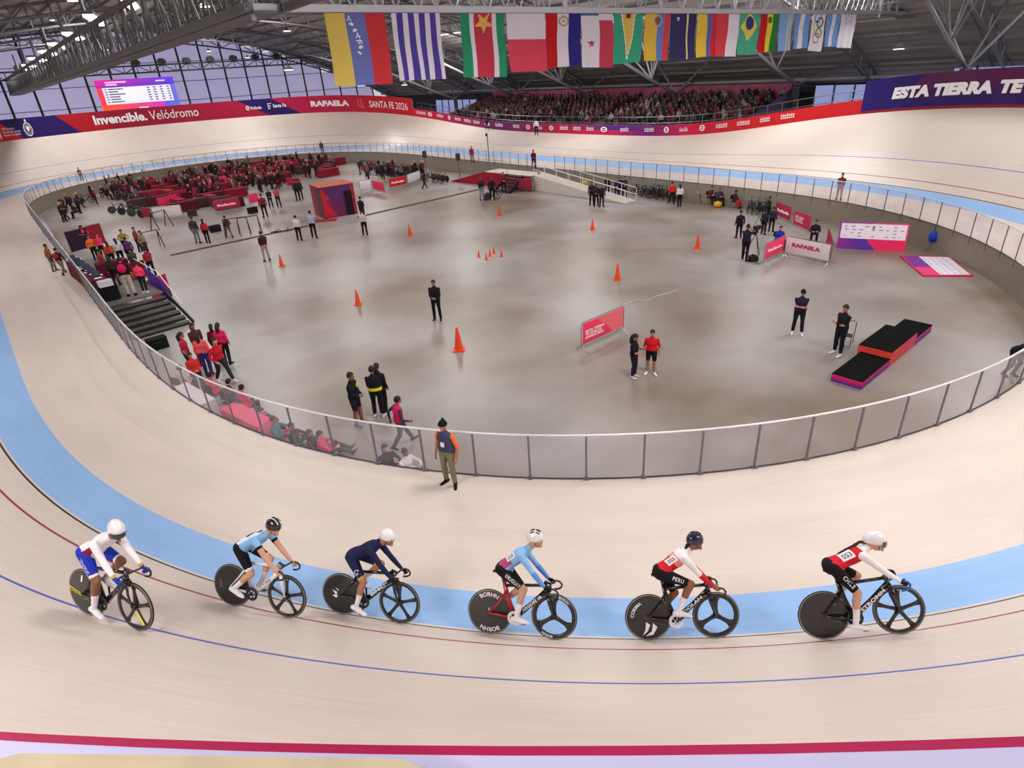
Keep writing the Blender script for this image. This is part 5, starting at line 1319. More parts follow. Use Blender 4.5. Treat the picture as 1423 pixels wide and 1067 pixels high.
# pit tables with pink cloths
def table(px, py, w_, d_, yaw, label, col, z=FLOOR, h=.76, group=None, things=True, pos=None):
    t = thing('draped_table', label, 'table', pos or G(px, py, z), yaw, group=group)
    MB().box((0, 0, h-.015), (w_, d_, .03)).build('tabletop', cl(col), t)
    sk = MB(); n = 40; per = [(-w_/2, -d_/2), (w_/2, -d_/2), (w_/2, d_/2), (-w_/2, d_/2)]
    pts = []
    for k in range(4):
        a, b = per[k], per[(k+1) % 4]
        for i in range(8): pts.append((a[0]+(b[0]-a[0])*i/8, a[1]+(b[1]-a[1])*i/8))
    vs = []
    for i, (x, y) in enumerate(pts):
        f = 1.0+.02*(i % 2); vs += [(x, y, h), (x*f*1.02, y*f*1.02, .04)]
    m = len(pts); sk.add(vs, [(2*i, 2*i+1, (2*i+3) % (2*m), (2*i+2) % (2*m)) for i in range(m)]); sk.build('tablecloth', cl(col), t)
    for x in (-1, 1):
        for y in (-1, 1): MB().tube([(x*(w_/2-.08), y*(d_/2-.08), 0), (x*(w_/2-.08), y*(d_/2-.08), h-.03)], .015, 4).build('leg', STEEL, t)
    return t
R_ = random.Random(5)
for k in range(110):
    px = R_.uniform(196, 470); lo = 248-(px-196)*.085; hi = (300 if px < 340 else 272)-(px-196)*.09
    py = R_.uniform(lo, hi)
    if 415 < px < 500 and py > 252: continue
    g_ = G(px, py)
    if not free(g_, .75): continue
    SPOTS.append((g_, .75))
    table(px, py, R_.uniform(1.5, 2.6), .8, TH+PI/2*R_.choice((0, 1, 1))+R_.uniform(-.1, .1), 'table draped in crimson cloth among the team pits', [(124, 24, 44), (96, 22, 40), (138, 32, 52), (90, 32, 44), (76, 50, 54)][k % 5], group='crimson draped tables in the team pits', h=.85)
for px, py, c, lb in ((311, 250, (40, 50, 150), 'blue crate on the floor below the far wall'), (300, 322, (28, 26, 30), 'black case at the front of the pits'), (352, 296, (26, 24, 28), 'black case under the short pink barrier'), (528, 262, (30, 28, 32), 'black case behind the curving pink barrier'), (268, 300, (60, 54, 56), 'grey case behind the white barrier'), (236, 280, (196, 190, 190), 'white box between the crimson tables'), (470, 262, (200, 196, 200), 'white box behind the big booth'),
    (404, 250, (190, 186, 190), 'white box deep in the pits'), (455, 238, (206, 204, 208), 'white box below the far bend wall'), (520, 243, (204, 204, 210), 'white box among the parked bicycles'), (548, 240, (210, 210, 214), 'second white box among the parked bicycles'), (128, 322, (24, 24, 28), 'black case on the floor before the judges platform'), (221, 484, (20, 22, 22), 'black holdall on the floor at the foot of the stairs')):
    t = thing('equipment_case', lb, 'case', G(px, py), R_.uniform(0, 3)); MB().box((0, 0, .22), (.75, .45, .42)).build('body', cl(c), t); MB().box((0, 0, .46), (.77, .47, .06)).build('lid', cl(tuple(int(x*.8) for x in c)), t); MB().tube([(-.12, -.24, .3), (-.12, -.28, .34), (.12, -.28, .34), (.12, -.24, .3)], .012, 4).build('handle', DARKST, t)
tag(MB().tube([G(868, 424)+V(0, 0, .02), G(884, 418)+V(0, 0, .05), G(897, 419)+V(0, 0, .03), G(912, 412)+V(0, 0, .02), G(941, 404)+V(0, 0, .02), G(943, 407)+V(0, 0, .02)], .015, 4).build('rope', mat('pale_rope', (206, 202, 200), .7)), 'thin pale rope lying on the floor behind the lone pink barrier', 'rope')
# big booth
def booth():
    a, b, c = G(451.7, 304.4), G(497, 296.5), G(424, 283); x = (b-a); W = x.length; x.normalize(); H = 2.35
    t = thing('inflatable_booth', 'large red and purple printed box booth in the middle of the pits', 'booth', M=frameM(a, x)); D = 2.6
    def f(u, v):
        if v < .06: return (130, 20, 50)
        q = u*1.3+v*.7
        if q < .55: return (206, 34, 66)
        if q < .75: return (196, 44, 50) if v > .6 else (120, 40, 90)
        if u > .9: return (190, 40, 60)
        return (96, 44, 110) if (u+v) > .9 else (120, 34, 84)
    link('front_panel', panel_mesh('front_panel', [(0, 0, 0), (W, 0, 0), (W, 0, H), (0, 0, H)], f, 30, 24, PRINT, thick=.04), t)
    sgn = 1 if (frameM(a, x)@V(0, 1, 0)-a).dot(V(a.x, a.y, 0)) > 0 else -1
    link('side_panel', panel_mesh('side_panel', [(0, sgn*D, 0), (0, 0, 0), (0, 0, H), (0, sgn*D, H)], lambda u, v: (150, 40, 66) if u < .45 else (84, 60, 74), 16, 12, PRINT, thick=.04), t)
    MB().box((W, sgn*D/2, H/2), (.05, D, H)).build('side_panel', cl((150, 30, 60)), t); MB().box((W/2, sgn*D, H/2), (W, .05, H)).build('back_panel', cl((150, 30, 60)), t)
    MB().box((W/2, sgn*D/2, H+.03), (W+.1, D+.1, .06)).build('roof', cl((176, 96, 84)), t)
    MB().box((W*.8, -sgn*.04, .95), (.62, .05, 1.9)).build('doorway', cl((40, 24, 40)), t)
    MB().bar((-.9, -sgn*.2, .02), (.6, -sgn*1.0, .02), .9, .02).build('floor_mat', cl((140, 24, 44)), t)
booth()
# podium
def podium():
    A_, B_, C_, D_ = G(1154, 529), G(1196.5, 541.5), G(1293, 461), G(1255, 452)
    x = ((C_-B_)+(D_-A_))/2; L = x.length; x.normalize(); o = A_; wy = (B_-A_); W = abs(wy.dot(V(-x.y, x.x, 0))); M = frameM(A_, x)
    sg = 1 if (M.inverted()@B_).y > 0 else -1
    t = thing('podium', 'long low three-level podium with black tops and red and purple sides', 'podium', M=M)
    top = mat('black_podium_felt', (13, 13, 15), .98, 0, .1)
    def blk(x0, x1, h, nm, w0=0, w1=1, fr=None):
        MB().box(((x0+x1)/2, sg*W*(w0+w1)/2, h-.01), (x1-x0, W*(w1-w0), .02)).build('top', top, t)
        f1 = lambda u, v: lerp((92, 40, 160), (224, 40, 96), v*1.4-.1) if nm != 'mid' else (228, 70, 58)
        f2 = lambda u, v: lerp((100, 50, 170), (206, 44, 120), v*1.2) if nm != 'mid' else lerp((226, 70, 130), (232, 80, 70), 1-u)
        y0, y1 = sg*W*w0, sg*W*w1
        link('end_panel', panel_mesh('end_panel', [(x0, y0, 0), (x0, y1, 0), (x0, y1, h-.02), (x0, y0, h-.02)], f1, 8, 8, PRINT), t)
        link('front_panel', panel_mesh('front_panel', [(x0, y1, 0), (x1, y1, 0), (x1, y1, h-.02), (x0, y1, h-.02)], f2, 16, 8, PRINT), t)
        MB().box(((x0+x1)/2, sg*W*(w0+.02), h/2-.01), (x1-x0, .02, h-.03)).box((x1-.01, sg*W*(w0+w1)/2, h/2-.01), (.02, W*(w1-w0), h-.03)).build('back_panel', cl((60, 30, 70)), t)
    blk(0, L*.36, .28, 'low'); blk(L*.36, L*.74, .52, 'mid', -.12, 1.0); blk(L*.741, L, .28, 'low2')
podium()
def white_frame():
    a = G(1180, 484); t = thing('metal_step_frame', 'small white tubular step frame behind the podium', 'frame', a, .9)
    MB().tube([(0, 0, 0), (.0, 0, .55), (.25, 0, .95), (.6, 0, .75), (.62, 0, 0)], .02, 6).build('side_tube', STEEL, t); MB().tube([(0, .45, 0), (.0, .45, .55), (.25, .45, .95), (.6, .45, .75), (.62, .45, 0)], .02, 6).build('side_tube', STEEL, t)
    MB().tube([(.3, 0, .35), (.3, .45, .35)], .018, 5).tube([(.25, 0, .95), (.25, .45, .95)], .018, 5).tube([(0, 0, .35), (.62, 0, .35)], .015, 5).build('cross_tube', STEEL, t); MB().box((.3, .22, .37), (.3, .4, .03)).build('tread', DARKST, t)
white_frame()
def boards():
    def f(u, v):
        if v < .38: return lerp((150, 40, 140), (84, 44, 160), u*3) if u < .42+(.38-v)*.4 else (230, 30, 96)
        if u < .03 or u > .97 or v > .95: return (150, 60, 150) if u < .5 else (226, 60, 100)
        return (236, 226, 240)
    a, b = G(1162, 345), G(1257, 350); x = (b-a); W = x.length; x.normalize(); M = frameM(a, x); sg = 1 if (M.inverted()@V(0, 0, FLOOR)).y < 0 else -1
    H = 1.35; t = thing('sponsor_board', 'upright white, pink and purple sponsor board leaning by the curved wall', 'display board', M=M)
    e = sg*.35
    link('face', panel_mesh('face', [(0, 0, 0), (W, 0, 0), (W, e, H), (0, e, H)], f, 40, 20, PRINT, thick=.12), t)
    def marks(P, seed, n=16):
        r = random.Random(seed); mb = MB()
        for j in range(4):
            for i in range(9):
                if r.random() < .35: continue
                u, v = .08+i*.1+r.uniform(-.01, .01), .48+j*.12; w_ = r.uniform(.02, .06)
                mb.add([P(u, v), P(u+w_, v), P(u+w_, v+.03), P(u, v+.03)], [(0, 1, 2, 3)])
        mb.add([P(.49, .72), P(.51, .72), P(.52, .86), P(.5, .9), P(.48, .84)], [(0, 1, 2, 3, 4)])
        return mb
    q = V(0, e, H).normalized(); nn = V(0, -sg, 0)*.012
    marks(lambda u, v: V(u*W, e*v, H*v)+nn, 2).build('logo_row', mat('grey_print', (140, 130, 160), .6), t)['kind'] = 'stuff'
    p = [G(1250, 354.5, FLOOR+.06), G(1319, 356, FLOOR+.06), G(1353, 383, FLOOR+.06), G(1283, 383, FLOOR+.06)]
    t = thing('sponsor_board', 'matching sponsor board lying flat on the floor below the wall', 'display board', M=Matrix.Translation(p[3])); p = [a-p[3] for a in p]
    def f2(u, v):
        if u < .03 or u > .96 or v < .04 or v > .97: return (206, 40, 90)
        if u < .36: return (120, 50, 150) if v > .4 else (224, 60, 120)
        return (226, 222, 236)
    link('face', panel_mesh('face', [p[3], p[2], p[1], p[0]], f2, 30, 20, PRINT, thick=.06), t)
    P = lambda u, v: (p[3]*(1-u)*(1-v)+p[2]*u*(1-v)+p[1]*u*v+p[0]*(1-u)*v)+V(0, 0, .008)
    mb = MB(); r = random.Random(4)
    for j in range(8):
        for i in range(4):
            u, v = .42+i*.13, .1+j*.105; mb.add([P(u, v), P(u+.02, v), P(u+.02, v+r.uniform(.03, .07)), P(u, v+.04)], [(0, 1, 2, 3)])
    mb.build('logo_row', mat('grey_print', (140, 130, 160), .6), t)['kind'] = 'stuff'
boards()
def bluebag():
    p = G(1297, 329, -.55); t = thing('backpack', 'bright blue backpack hanging on the concrete wall below the fence', 'backpack', p)
    bm = cl((36, 66, 190)); mb = MB(); mb.ell((0, 0, 0), (.22, .16, .30), None, 12, 8); mb.build('bag', bm, t, smooth=True)
    MB().ell((0, -.14, -.08), (.15, .07, .14), None, 10, 6).build('pocket', cl((30, 52, 150)), t, smooth=True)
    MB().tube([(0, 0, .3), (.02, .05, .42), (-.02, .05, .5)], .015, 5).build('strap', cl((30, 30, 40)), t); MB().tube([(.15, -.08, .16), (.2, -.12, -.1), (.16, -.05, -.26)], .02, 5).build('strap', cl((220, 220, 230)), t)
bluebag()
# speakers on stands, tall lamp post
def speaker(px, py, topy, label):
    a = G(px, py); lo = 1.5; hi = 3.5
    for _ in range(25):
        m = (lo+hi)/2
        if uv_of(a+V(0, 0, m))[1] > topy: lo = m
        else: hi = m
    h = lo; t = thing('loudspeaker_stand', label+' stand', 'speaker stand', a)
    MB().tube([(0, 0, .3), (0, 0, h-.6)], .02, 6).build('pole', BLACK, t)
    for k in range(3): MB().tube([(0, 0, .75), (.55*math.cos(k*2.1), .55*math.sin(k*2.1), 0)], .014, 5).build('leg', BLACK, t)
    s = thing('loudspeaker', label, 'loudspeaker', a+V(0, 0, h-.6), math.atan2(-a.y, -a.x)); mb = MB(); mb.add([(-.2, -.16, 0), (-.2, .16, 0), (.2, .22, 0), (.2, -.22, 0), (-.2, -.16, .62), (-.2, .16, .62), (.2, .22, .62), (.2, -.22, .62)], [(0, 1, 2, 3), (7, 6, 5, 4), (0, 4, 5, 1), (1, 5, 6, 2), (2, 6, 7, 3), (3, 7, 4, 0)]); mb.build('cabinet', BLACK, s)
    MB().box((.205, 0, .31), (.01, .38, .56)).build('grille', DARKST, s)
speaker(594, 250, 210, 'black loudspeaker over the bikes by the far wall'); speaker(639.5, 253, 213.5, 'black loudspeaker by itself before the bare wall')
def mast():
    p = back(680, 229.5, 0); t = thing('camera_mast', 'slim grey mast with a small white camera head above the fence', 'mast', p)
    h = 1.
    lo, hi = 1, 7
    for _ in range(25):
        m = (lo+hi)/2
        if uv_of(p+V(0, 0, m))[1] > 184: lo = m
        else: hi = m
    h = lo; MB().tube([(0, 0, -1.2), (0, 0, h)], .05, 8).build('pole', PAINTG, t); MB().box((.0, -.1, h+.1), (.3, .35, .3)).build('camera_head', WHITE, t); MB().box((-.1, -.2, h-.2), (.15, .2, .25)).build('bracket', DARKST, t)
mast()
# gate platform, stairs and ramp on the far side
def far_ramp():
    a, b = back(724, 237, 0), back(757, 240, 0); x = (b-a).normalized(); W = (b-a).length
    M = frameM(a, x); sg = 1 if (M.inverted()@V(0, 0, 0)).y > 0 else -1
    t = thing('access_platform', 'red sided access platform with ramp and stairs under the far fence gate', 'platform', M=M)
    D = 1.8; rc = cl((150, 24, 50)); fl = mat('pale_deck', (200, 190, 182), .7)
    MB().box((W/2-1.5, sg*D/2, -.03), (W+3, D, .06)).build('deck', fl, t)
    MB().box((W/2-1.5, sg*D, -.68), (W+3, .04, 1.2)).build('skirt', rc, t); MB().box((-3.0, sg*D/2, -.68), (.04, D, 1.2)).build('skirt', rc, t)
    MB().add([(-8.5, sg*.3, -1.28), (-3, sg*.3, -.02), (-3, sg*D, -.02), (-8.5, sg*D, -1.28), (-3, sg*.3, -1.28), (-3, sg*D, -1.28)], [(0, 1, 2, 3), (0, 4, 1), (3, 2, 5)]).build('ramp', rc, t)
    n = 6
    for k in range(n): MB().box((W/2-.4, sg*(D+.15+.28*k), -.12-.2*k), (1.9, .3, .04)).build('tread', DARKST, t)
    for s in (-1, 1): MB().bar((W/2-.4+s*.97, sg*D, -.1), (W/2-.4+s*.97, sg*(D+1.75), -1.25), .06, .25).build('stringer', BLACK, t)
    # long white ramp to the right
    L = 10.5; MB().add([(W, 0, 0), (W, sg*D*.8, 0), (W+L, sg*(D*.8+.8), FLOOR+.03), (W+L, sg*.8, FLOOR+.03), (W, sg*D*.8, -1.28)], [(0, 1, 2, 3), (1, 4, 2)]).build('ramp', fl, t)
    for y0 in (0.05, D*.8):
        for z in (.5, 1.0): MB().tube([(W, sg*y0, z), (W+L, sg*(y0+.8), FLOOR+z)], .025, 5).build('handrail', WHITE, t)
        for k in range(8): 
            q = k/7; MB().tube([(W+L*q, sg*(y0+.8*q), FLOOR*q), (W+L*q, sg*(y0+.8*q), FLOOR*q+1.0)], .022, 4).build('rail_post', WHITE, t)
    for x_ in (-3, -1.5, 0.): MB().tube([(x_, sg*D, 0), (x_, sg*D, 1.05)], .022, 4).build('rail_post', STEEL, t)
    MB().tube([(-3, sg*D, 1.05), (0, sg*D, 1.05)], .022, 4).build('handrail', STEEL, t)
far_ramp()
# judges' platform and stairs beside the near fence
def judges():
    tl, tr = back(147, 425, 0), back(226, 405, 0); bl_, br = back(197, 470, FLOOR), back(262, 453, FLOOR)
    x = (tr-tl).normalized(); M = frameM(tl, x); Mi = M.inverted(); q = Mi@bl_; W = (tr-tl).length; run = q.y; sg = 1 if run > 0 else -1
    t = thing('stage_stairs', 'wide grey metal stairs with dotted treads beside the judges platform', 'stairs', M=M)
    n = 6; R_ = abs(run); tm = mat('perforated_tread', (98, 96, 94), .5, .3)
    for k in range(n):
        z = -(k+1)*1.3/(n+.6); y = sg*(k+.5)*R_/n; MB().box((W/2+.12*k/2, y, z), (W, R_/n*.86, .05)).build('tread', tm, t)
        mb = MB()
        for i in range(14): mb.box((W*(i+.5)/14+.06*k, y+sg*.05, z+.028), (.05, .05, .006))
        mb.build('tread_holes', BLACK, t)['kind'] = 'stuff'
        MB().box((W/2+.06*k, y+sg*R_/n*.45, z-.09), (W, .02, .12)).build('riser', BLACK, t)
    for x0 in (0, W+.1): MB().bar((x0, 0, -.1), (x0+.35, run, -1.25), .05, .2).build('stringer', DARKST, t)
    # platform deck beyond the top step
    t2 = thing('judges_platform', 'grey judges platform with pink and purple side banner beside the near fence', 'platform', M=M)
    D = 11.0; MB().box((W/2-.0, -sg*D/2, -.04), (W*1.0, D, .08)).build('deck', mat('grey_deck', (104, 100, 96), .7), t2)
    for k in range(6): 
        for x0 in (.05, W-.05): MB().tube([(x0, -sg*(.3+D*k/6), -.04), (x0, -sg*(.3+D*k/6), FLOOR)], .03, 5).build('leg', STEEL, t2)
    rail = MB().tube([(W+.25, run*.9, -.35), (W+.05, 0, .95), (W+.05, -sg*4.6, .95)], .022, 5); rail.build('handrail', WHITE, t2)
    def f(u, v): return (196, 40, 120) if u > .35+.3*v else (110, 60, 170)
    link('side_banner', panel_mesh('side_banner', [(W+.30, run*.0, -.7), (W+.12, -sg*2.6, -.25), (W+.12, -sg*2.6, .75), (W+.2, run*.0, .4)], f, 12, 8, PRINT, thick=.02), t2)
    link('end_banner', panel_mesh('end_banner', [(W+.05, -sg*2.7, FLOOR+.05), (W+1.1, -sg*3.3, FLOOR+.05), (W+1.1, -sg*3.3, .0), (W+.05, -sg*2.7, .0)], lambda u, v: (186, 30, 60) if v > .4 or u < .5 else (90, 30, 80), 12, 10, PRINT, thick=.02), t2)
    link('end_banner', panel_mesh('end_banner', [(W-.6, -sg*3.5, 0), (W+.4, -sg*3.6, 0), (W+.4, -sg*3.6, .85), (W-.6, -sg*3.5, .85)], lambda u, v: (120, 20, 36), 6, 6, PRINT, thick=.02), t2)
    # tables with monitors and papers
    P = lambda x_, y_, z_=0: M@V(x_, -sg*y_, z_)
    yaw = math.atan2(x.y, x.x)
    def tb(x_, y_, w_, d_, label, col, rz=0): return table(0, 0, w_, d_, yaw+rz, label, col, pos=P(x_, y_))
    tb(.42, 1.0, .75, .9, 'black covered equipment table at the stair head', (18, 18, 22))
    tb(.38, 3.2, .7, 2.6, 'maroon covered judges table along the fence with papers', (98, 20, 44)); tb(.4, 6.2, .7, 2.4, 'second maroon judges table farther along the fence', (86, 18, 40)); tb(1.7, 5.4, 1.4, .7, 'maroon judges table across the platform', (96, 22, 46))
    pw = mat('white_paper', (232, 230, 236), .6)
    for k in range(12):
        tag(MB().box(P(.42+R2.uniform(-.15, .2), 2.2+.55*k if k < 8 else 5.0+.3*k, .775), (.3, .21, .012), Matrix.Rotation(yaw+R2.uniform(-.4, .4), 3, 'Z')).build('paper_sheet', pw), 'white paper sheet on the maroon judges tables', 'paper', 'papers on the judges tables')
    for k in range(6):
        l = thing('laptop', 'open black laptop on the maroon judges tables', 'laptop', P(.45, 2.6+1.0*k, .76), yaw+R2.uniform(-.3, .3), 'laptops on the judges tables')
        MB().box((0, 0, .015), (.34, .24, .02)).build('keyboard', BLACK, l); MB().box((0, .13, .13), (.34, .02, .22)).build('screen', mat('laptop_screen', (70, 80, 110), .3), l)
    tag(MB().box(P(.35, .35, .9), (.55, .4, .25), Matrix.Rotation(yaw, 3, 'Z')).build('printer', cl((196, 194, 200))), 'white printer on the black covered table', 'printer')
    return P, yaw
R2 = random.Random(11)
PLAT, PYAW = judges()
barrier(back(66, 322, 0), back(84, 350, 0), 'white barrier at the far end of the judges platform', WHB, None, z=0)
t = thing('backdrop_screen', 'dark purple and red screen standing behind the judges tables', 'screen', M=frameM(back(100, 352, 0), back(148, 338, 0)-back(100, 352, 0)))
_w = (back(148, 338, 0)-back(100, 352, 0)).length
link('panel', panel_mesh('panel', [(0, 0, .05), (_w, 0, .05), (_w, 0, 1.25), (0, 0, 1.25)], lambda u, v: (46, 20, 54) if u < .6 else (150, 24, 44), 10, 4, PRINT, thick=.04), t); MB().tube([(0, 0, 0), (0, 0, 1.3), (_w, 0, 1.3), (_w, 0, 0)], .025, 6).build('frame', STEEL, t)
# white fold barrier pen at the far end of the platform
for k, (a, b) in enumerate((((62, 318), (78, 306)), ((66, 326), (74, 340)))):
    pass
def chair(pos, yaw, label, group=None, proto=[None]):
    if proto[0] is None:
        t = thing('folding_chair', label, 'chair', pos, yaw, group); cm_ = cl((30, 30, 34))
        MB().box((0, 0, .45), (.42, .42, .03)).build('seat', cm_, t); MB().box((-.2, 0, .75), (.03, .4, .28)).build('backrest', cm_, t)
        for sx in (-1, 1):
            for sy in (-1, 1): MB().tube([(sx*.19, sy*.19, .44), (sx*.22, sy*.2, 0)], .012, 4).build('leg', STEEL, t)
        proto[0] = t; return t
    return dup(proto[0], Matrix.Translation(pos)@Matrix.Rotation(yaw, 4, 'Z'), label, group)
# ---------------------------------------------------------------- people, one by one
def grp(n): return n
# official on the apron
o = pp(627, 672.5, 581, z=.0, pose='stand', face=-35, top=(66, 66, 92), bot=(128, 122, 92), shoe=(24, 20, 22), sleeve='bare', uarm=OR, hair='beanie', hairc=(26, 24, 28), skin=SKIN, label='official in black beanie, orange sleeves and khaki trousers standing outside the fence')
me_, b_ = POSES['stand']
up, fw = b_.up, b_.fw
MB().tube([b_.nk+fw*.05+V(0, .05, 0), b_.hip+up*.30+fw*.135, b_.nk+fw*.05+V(0, -.05, 0)], .006, 4).build('lanyard', cl((70, 90, 190)), o); MB().box(b_.hip+up*.22+fw*.14, (.008, .09, .12)).build('badge', WTXT, o)
pp(608.5, 444, 387, pose='front', face=-15, top=(30, 24, 34), bot=(24, 22, 28), label='lone person in dark clothes standing in the middle of the infield', skin=SKIN2)
pp(499.5, 590, 515, pose='front', face=60, top=(24, 22, 34), bot=(30, 28, 40), shin='bare', shoe=(60, 60, 66), sleeve=(24, 22, 34), label='man in black jacket with yellow chest patch and dark shorts', skin=SKIN2)
b_ = POSES['front'][1]; MB().box(b_.nk-b_.up*.14+b_.fw*.155+V(0, .05, 0), (.03, .11, .10), Matrix((b_.fw, V(0, 1, 0), b_.up)).transposed()).build('chest_patch', cl((222, 214, 40)), bpy.data.objects[[o.name for o in C.objects if o.get('label', '').startswith('man in black jacket')][0]])
pp(534, 573, 503, pose='standf', face=150, top=(28, 26, 36), bot=(24, 22, 26), hair='long', label='person half hidden behind the jacket with yellow waistband')
o = pp(528, 579, 507, pose='front', face=165, top=(24, 22, 34), bot=(22, 20, 24), shoe=(200, 200, 204), label='person seen from behind in black jacket with yellow waistband')
b_ = POSES['front'][1]; MB().tube([b_.hip+b_.up*.02, b_.hip+b_.up*.10], [.225, .218], 16, flat=.72, up=(0, 1, 0)).build('waistband', cl((222, 214, 40)), o)
o = pp(560, 620, 548, pose='walk', face=105, top=(214, 30, 100), bot=(70, 66, 78), sleeve=(60, 60, 72), uarm=(60, 60, 72), shoe=(40, 38, 44), label='volunteer in pink vest and grey trousers striding behind the fence')
pp(880, 524.5, 462, pose='phone', face=75, top=(26, 22, 30), bot=(30, 30, 50), sleeve='bare', shoe=(210, 210, 214), hair='long', label='woman with long dark hair holding a phone beside the man in red', skin=SKIN)
o = pp(904, 519.5, 456, pose='stand', face=-5, top=(202, 26, 36), bot=(24, 20, 26), sleeve='bare', shin='bare', shoe=(224, 224, 228), label='man in red shirt, black shorts and white shoes', skin=SKIN)
pp(1106.5, 464, 400, pose='crossed', face=5, top=(36, 34, 60), bot=(26, 24, 32), sleeve='bare', shoe=(220, 220, 226), hair='cap', hairc=(24, 24, 34), label='man in black cap with crossed arms and white shoes', skin=SKIN)
pp(1163, 492.5, 421, pose='crossed', face=-40, top=(26, 26, 38), bot=(24, 24, 34), shoe=(214, 214, 220), label='man in black tracksuit with crossed arms beside the podium', skin=SKIN)
for a in ((318, 506, 447, 'standf', 150, PINK, K, 'long', 'volunteer with long hair seen from behind in pink and purple vest'), (307, 500, 449, 'standf', 170, (120, 30, 70), K, 'long', 'dark-haired volunteer half behind the pink and purple vest'),
          (314, 531, 466, 'walk', 30, RD, (40, 44, 56), 'short', 'volunteer in red vest with white badge stepping out of the huddle'), (292, 522, 460, 'standf', 160, (232, 92, 100), (60, 50, 110), 'long', 'volunteer in coral and violet top at the centre of the huddle'),
          (284, 506, 447, 'front', 20, (84, 40, 46), K, 'long', 'volunteer in brown behind the coral top'), (268, 519, 460, 'standf', 80, (176, 40, 78), (60, 40, 50), 'long', 'volunteer with long hair in dark pink facing the huddle'),
          (281, 545, 488, 'front', 10, (206, 50, 50), (80, 30, 44), 'short', 'volunteer in red bending over papers by the fence')):
    fx, fy, hy, ps, fc, tp, bt, hr, lb = a; pp(fx, fy, hy, pose=ps, face=fc, top=tp, bot=bt, hair=hr, label=lb, sleeve=random.choice((None, 'bare')), shoe=(200, 200, 204) if 'red vest' in lb else K)
# seated behind the near fence
for px, py, fc, tp, bt, lb in ((541, 654, 20, K, K, 'person with long dark hair sitting at the foot of the wall, alone'), (568, 660, 40, WH, (170, 166, 168), 'person in white sitting at the foot of the wall'), (438, 632, 60, K, (30, 30, 36), 'person in black sitting against the wall beside the pink shirt'), (452, 634, 80, (216, 40, 90), (34, 34, 40), 'person in pink shirt sitting with legs stretched out'),
    (413, 622, 50, K, (60, 60, 64), 'person in dark clothes sitting near the fence post'), (388, 612, 60, (70, 110, 120), (200, 40, 70), 'person in teal top sitting between the tables and the fence'), (372, 600, 40, (60, 50, 54), K, 'person in brown sitting at the end of the pink table')):
    person(G(px, py), 'ground', fc, 1.7, tp, bt, label=lb, hair='long' if 'long' in lb else 'short')
for px, py, fc, tp, lb in ((345, 575, 120, (206, 50, 90), 'person in pink vest seated beyond the pink table'), (327, 566, 120, (90, 60, 66), 'person in grey seated at the pink table'), (302, 556, 130, (220, 60, 90), 'person in coral seated between white and pink tables'), (260, 545, 120, (196, 160, 150), 'person in pale top seated at the white table')):
    p = G(px, py+8); person(p, 'sit', fc, 1.7, tp, K, label=lb); chair(p+V(0, 0, 0), math.atan2(-p.y, -p.x)+math.radians(fc), 'black folding chair under the '+lb.split(' seated')[0])
table(0, 0, 2.1, .55, math.atan2(*( (G(372, 600)-G(322, 575)).yx)), 'pink draped table behind the near fence', (222, 70, 112), pos=G(350, 604)+V(0, 0, 0))
table(0, 0, 2.1, .55, math.atan2(*( (G(300, 575)-G(250, 545)).yx)), 'white draped table behind the near fence', (206, 200, 204), pos=G(277, 574))
# on the apron
pp(77, 377, 338, z=0, pose='stand', face=60, top=(150, 96, 70), bot=(120, 110, 96), label='man in brown top standing on the apron outside the fence', skin=SKIN2)
o = pp(90, 382, 343.5, z=0, pose='walk', face=150, top=(54, 28, 36), bot=(140, 128, 112), label='man in dark shirt with crimson backpack on the apron')
b_ = POSES['walk'][1]; MB().ell(b_.hip+b_.up*.30-b_.fw*.18, (.09, .15, .19), None, 10, 8).build('backpack', cl((176, 26, 66)), o, smooth=True)
pp(742, 234.5, 207, z=0, pose='front', top=(96, 26, 40), bot=(60, 44, 46), label='official in maroon standing at the far fence gate')
pp(656.5, 225, 202, z=0, pose='stand', face=20, top=(150, 44, 56), bot=(90, 76, 80), label='official in rose top on the apron beside the mast')
pp(1165, 278, 239, z=.0, pose='front', face=-15, top=(112, 36, 50), bot=(160, 148, 136), label='official in maroon jacket and pale trousers on the far apron')
pp(448.5, 213, 195, z=0, pose='stand', top=(70, 76, 66), bot=(70, 80, 96), label='official standing on the far bend apron above the pits')
pp(115, 252, 232, z=0, pose='stand', face=30, top=(96, 100, 70), bot=(80, 70, 80), label='person in olive top on the far apron corner')
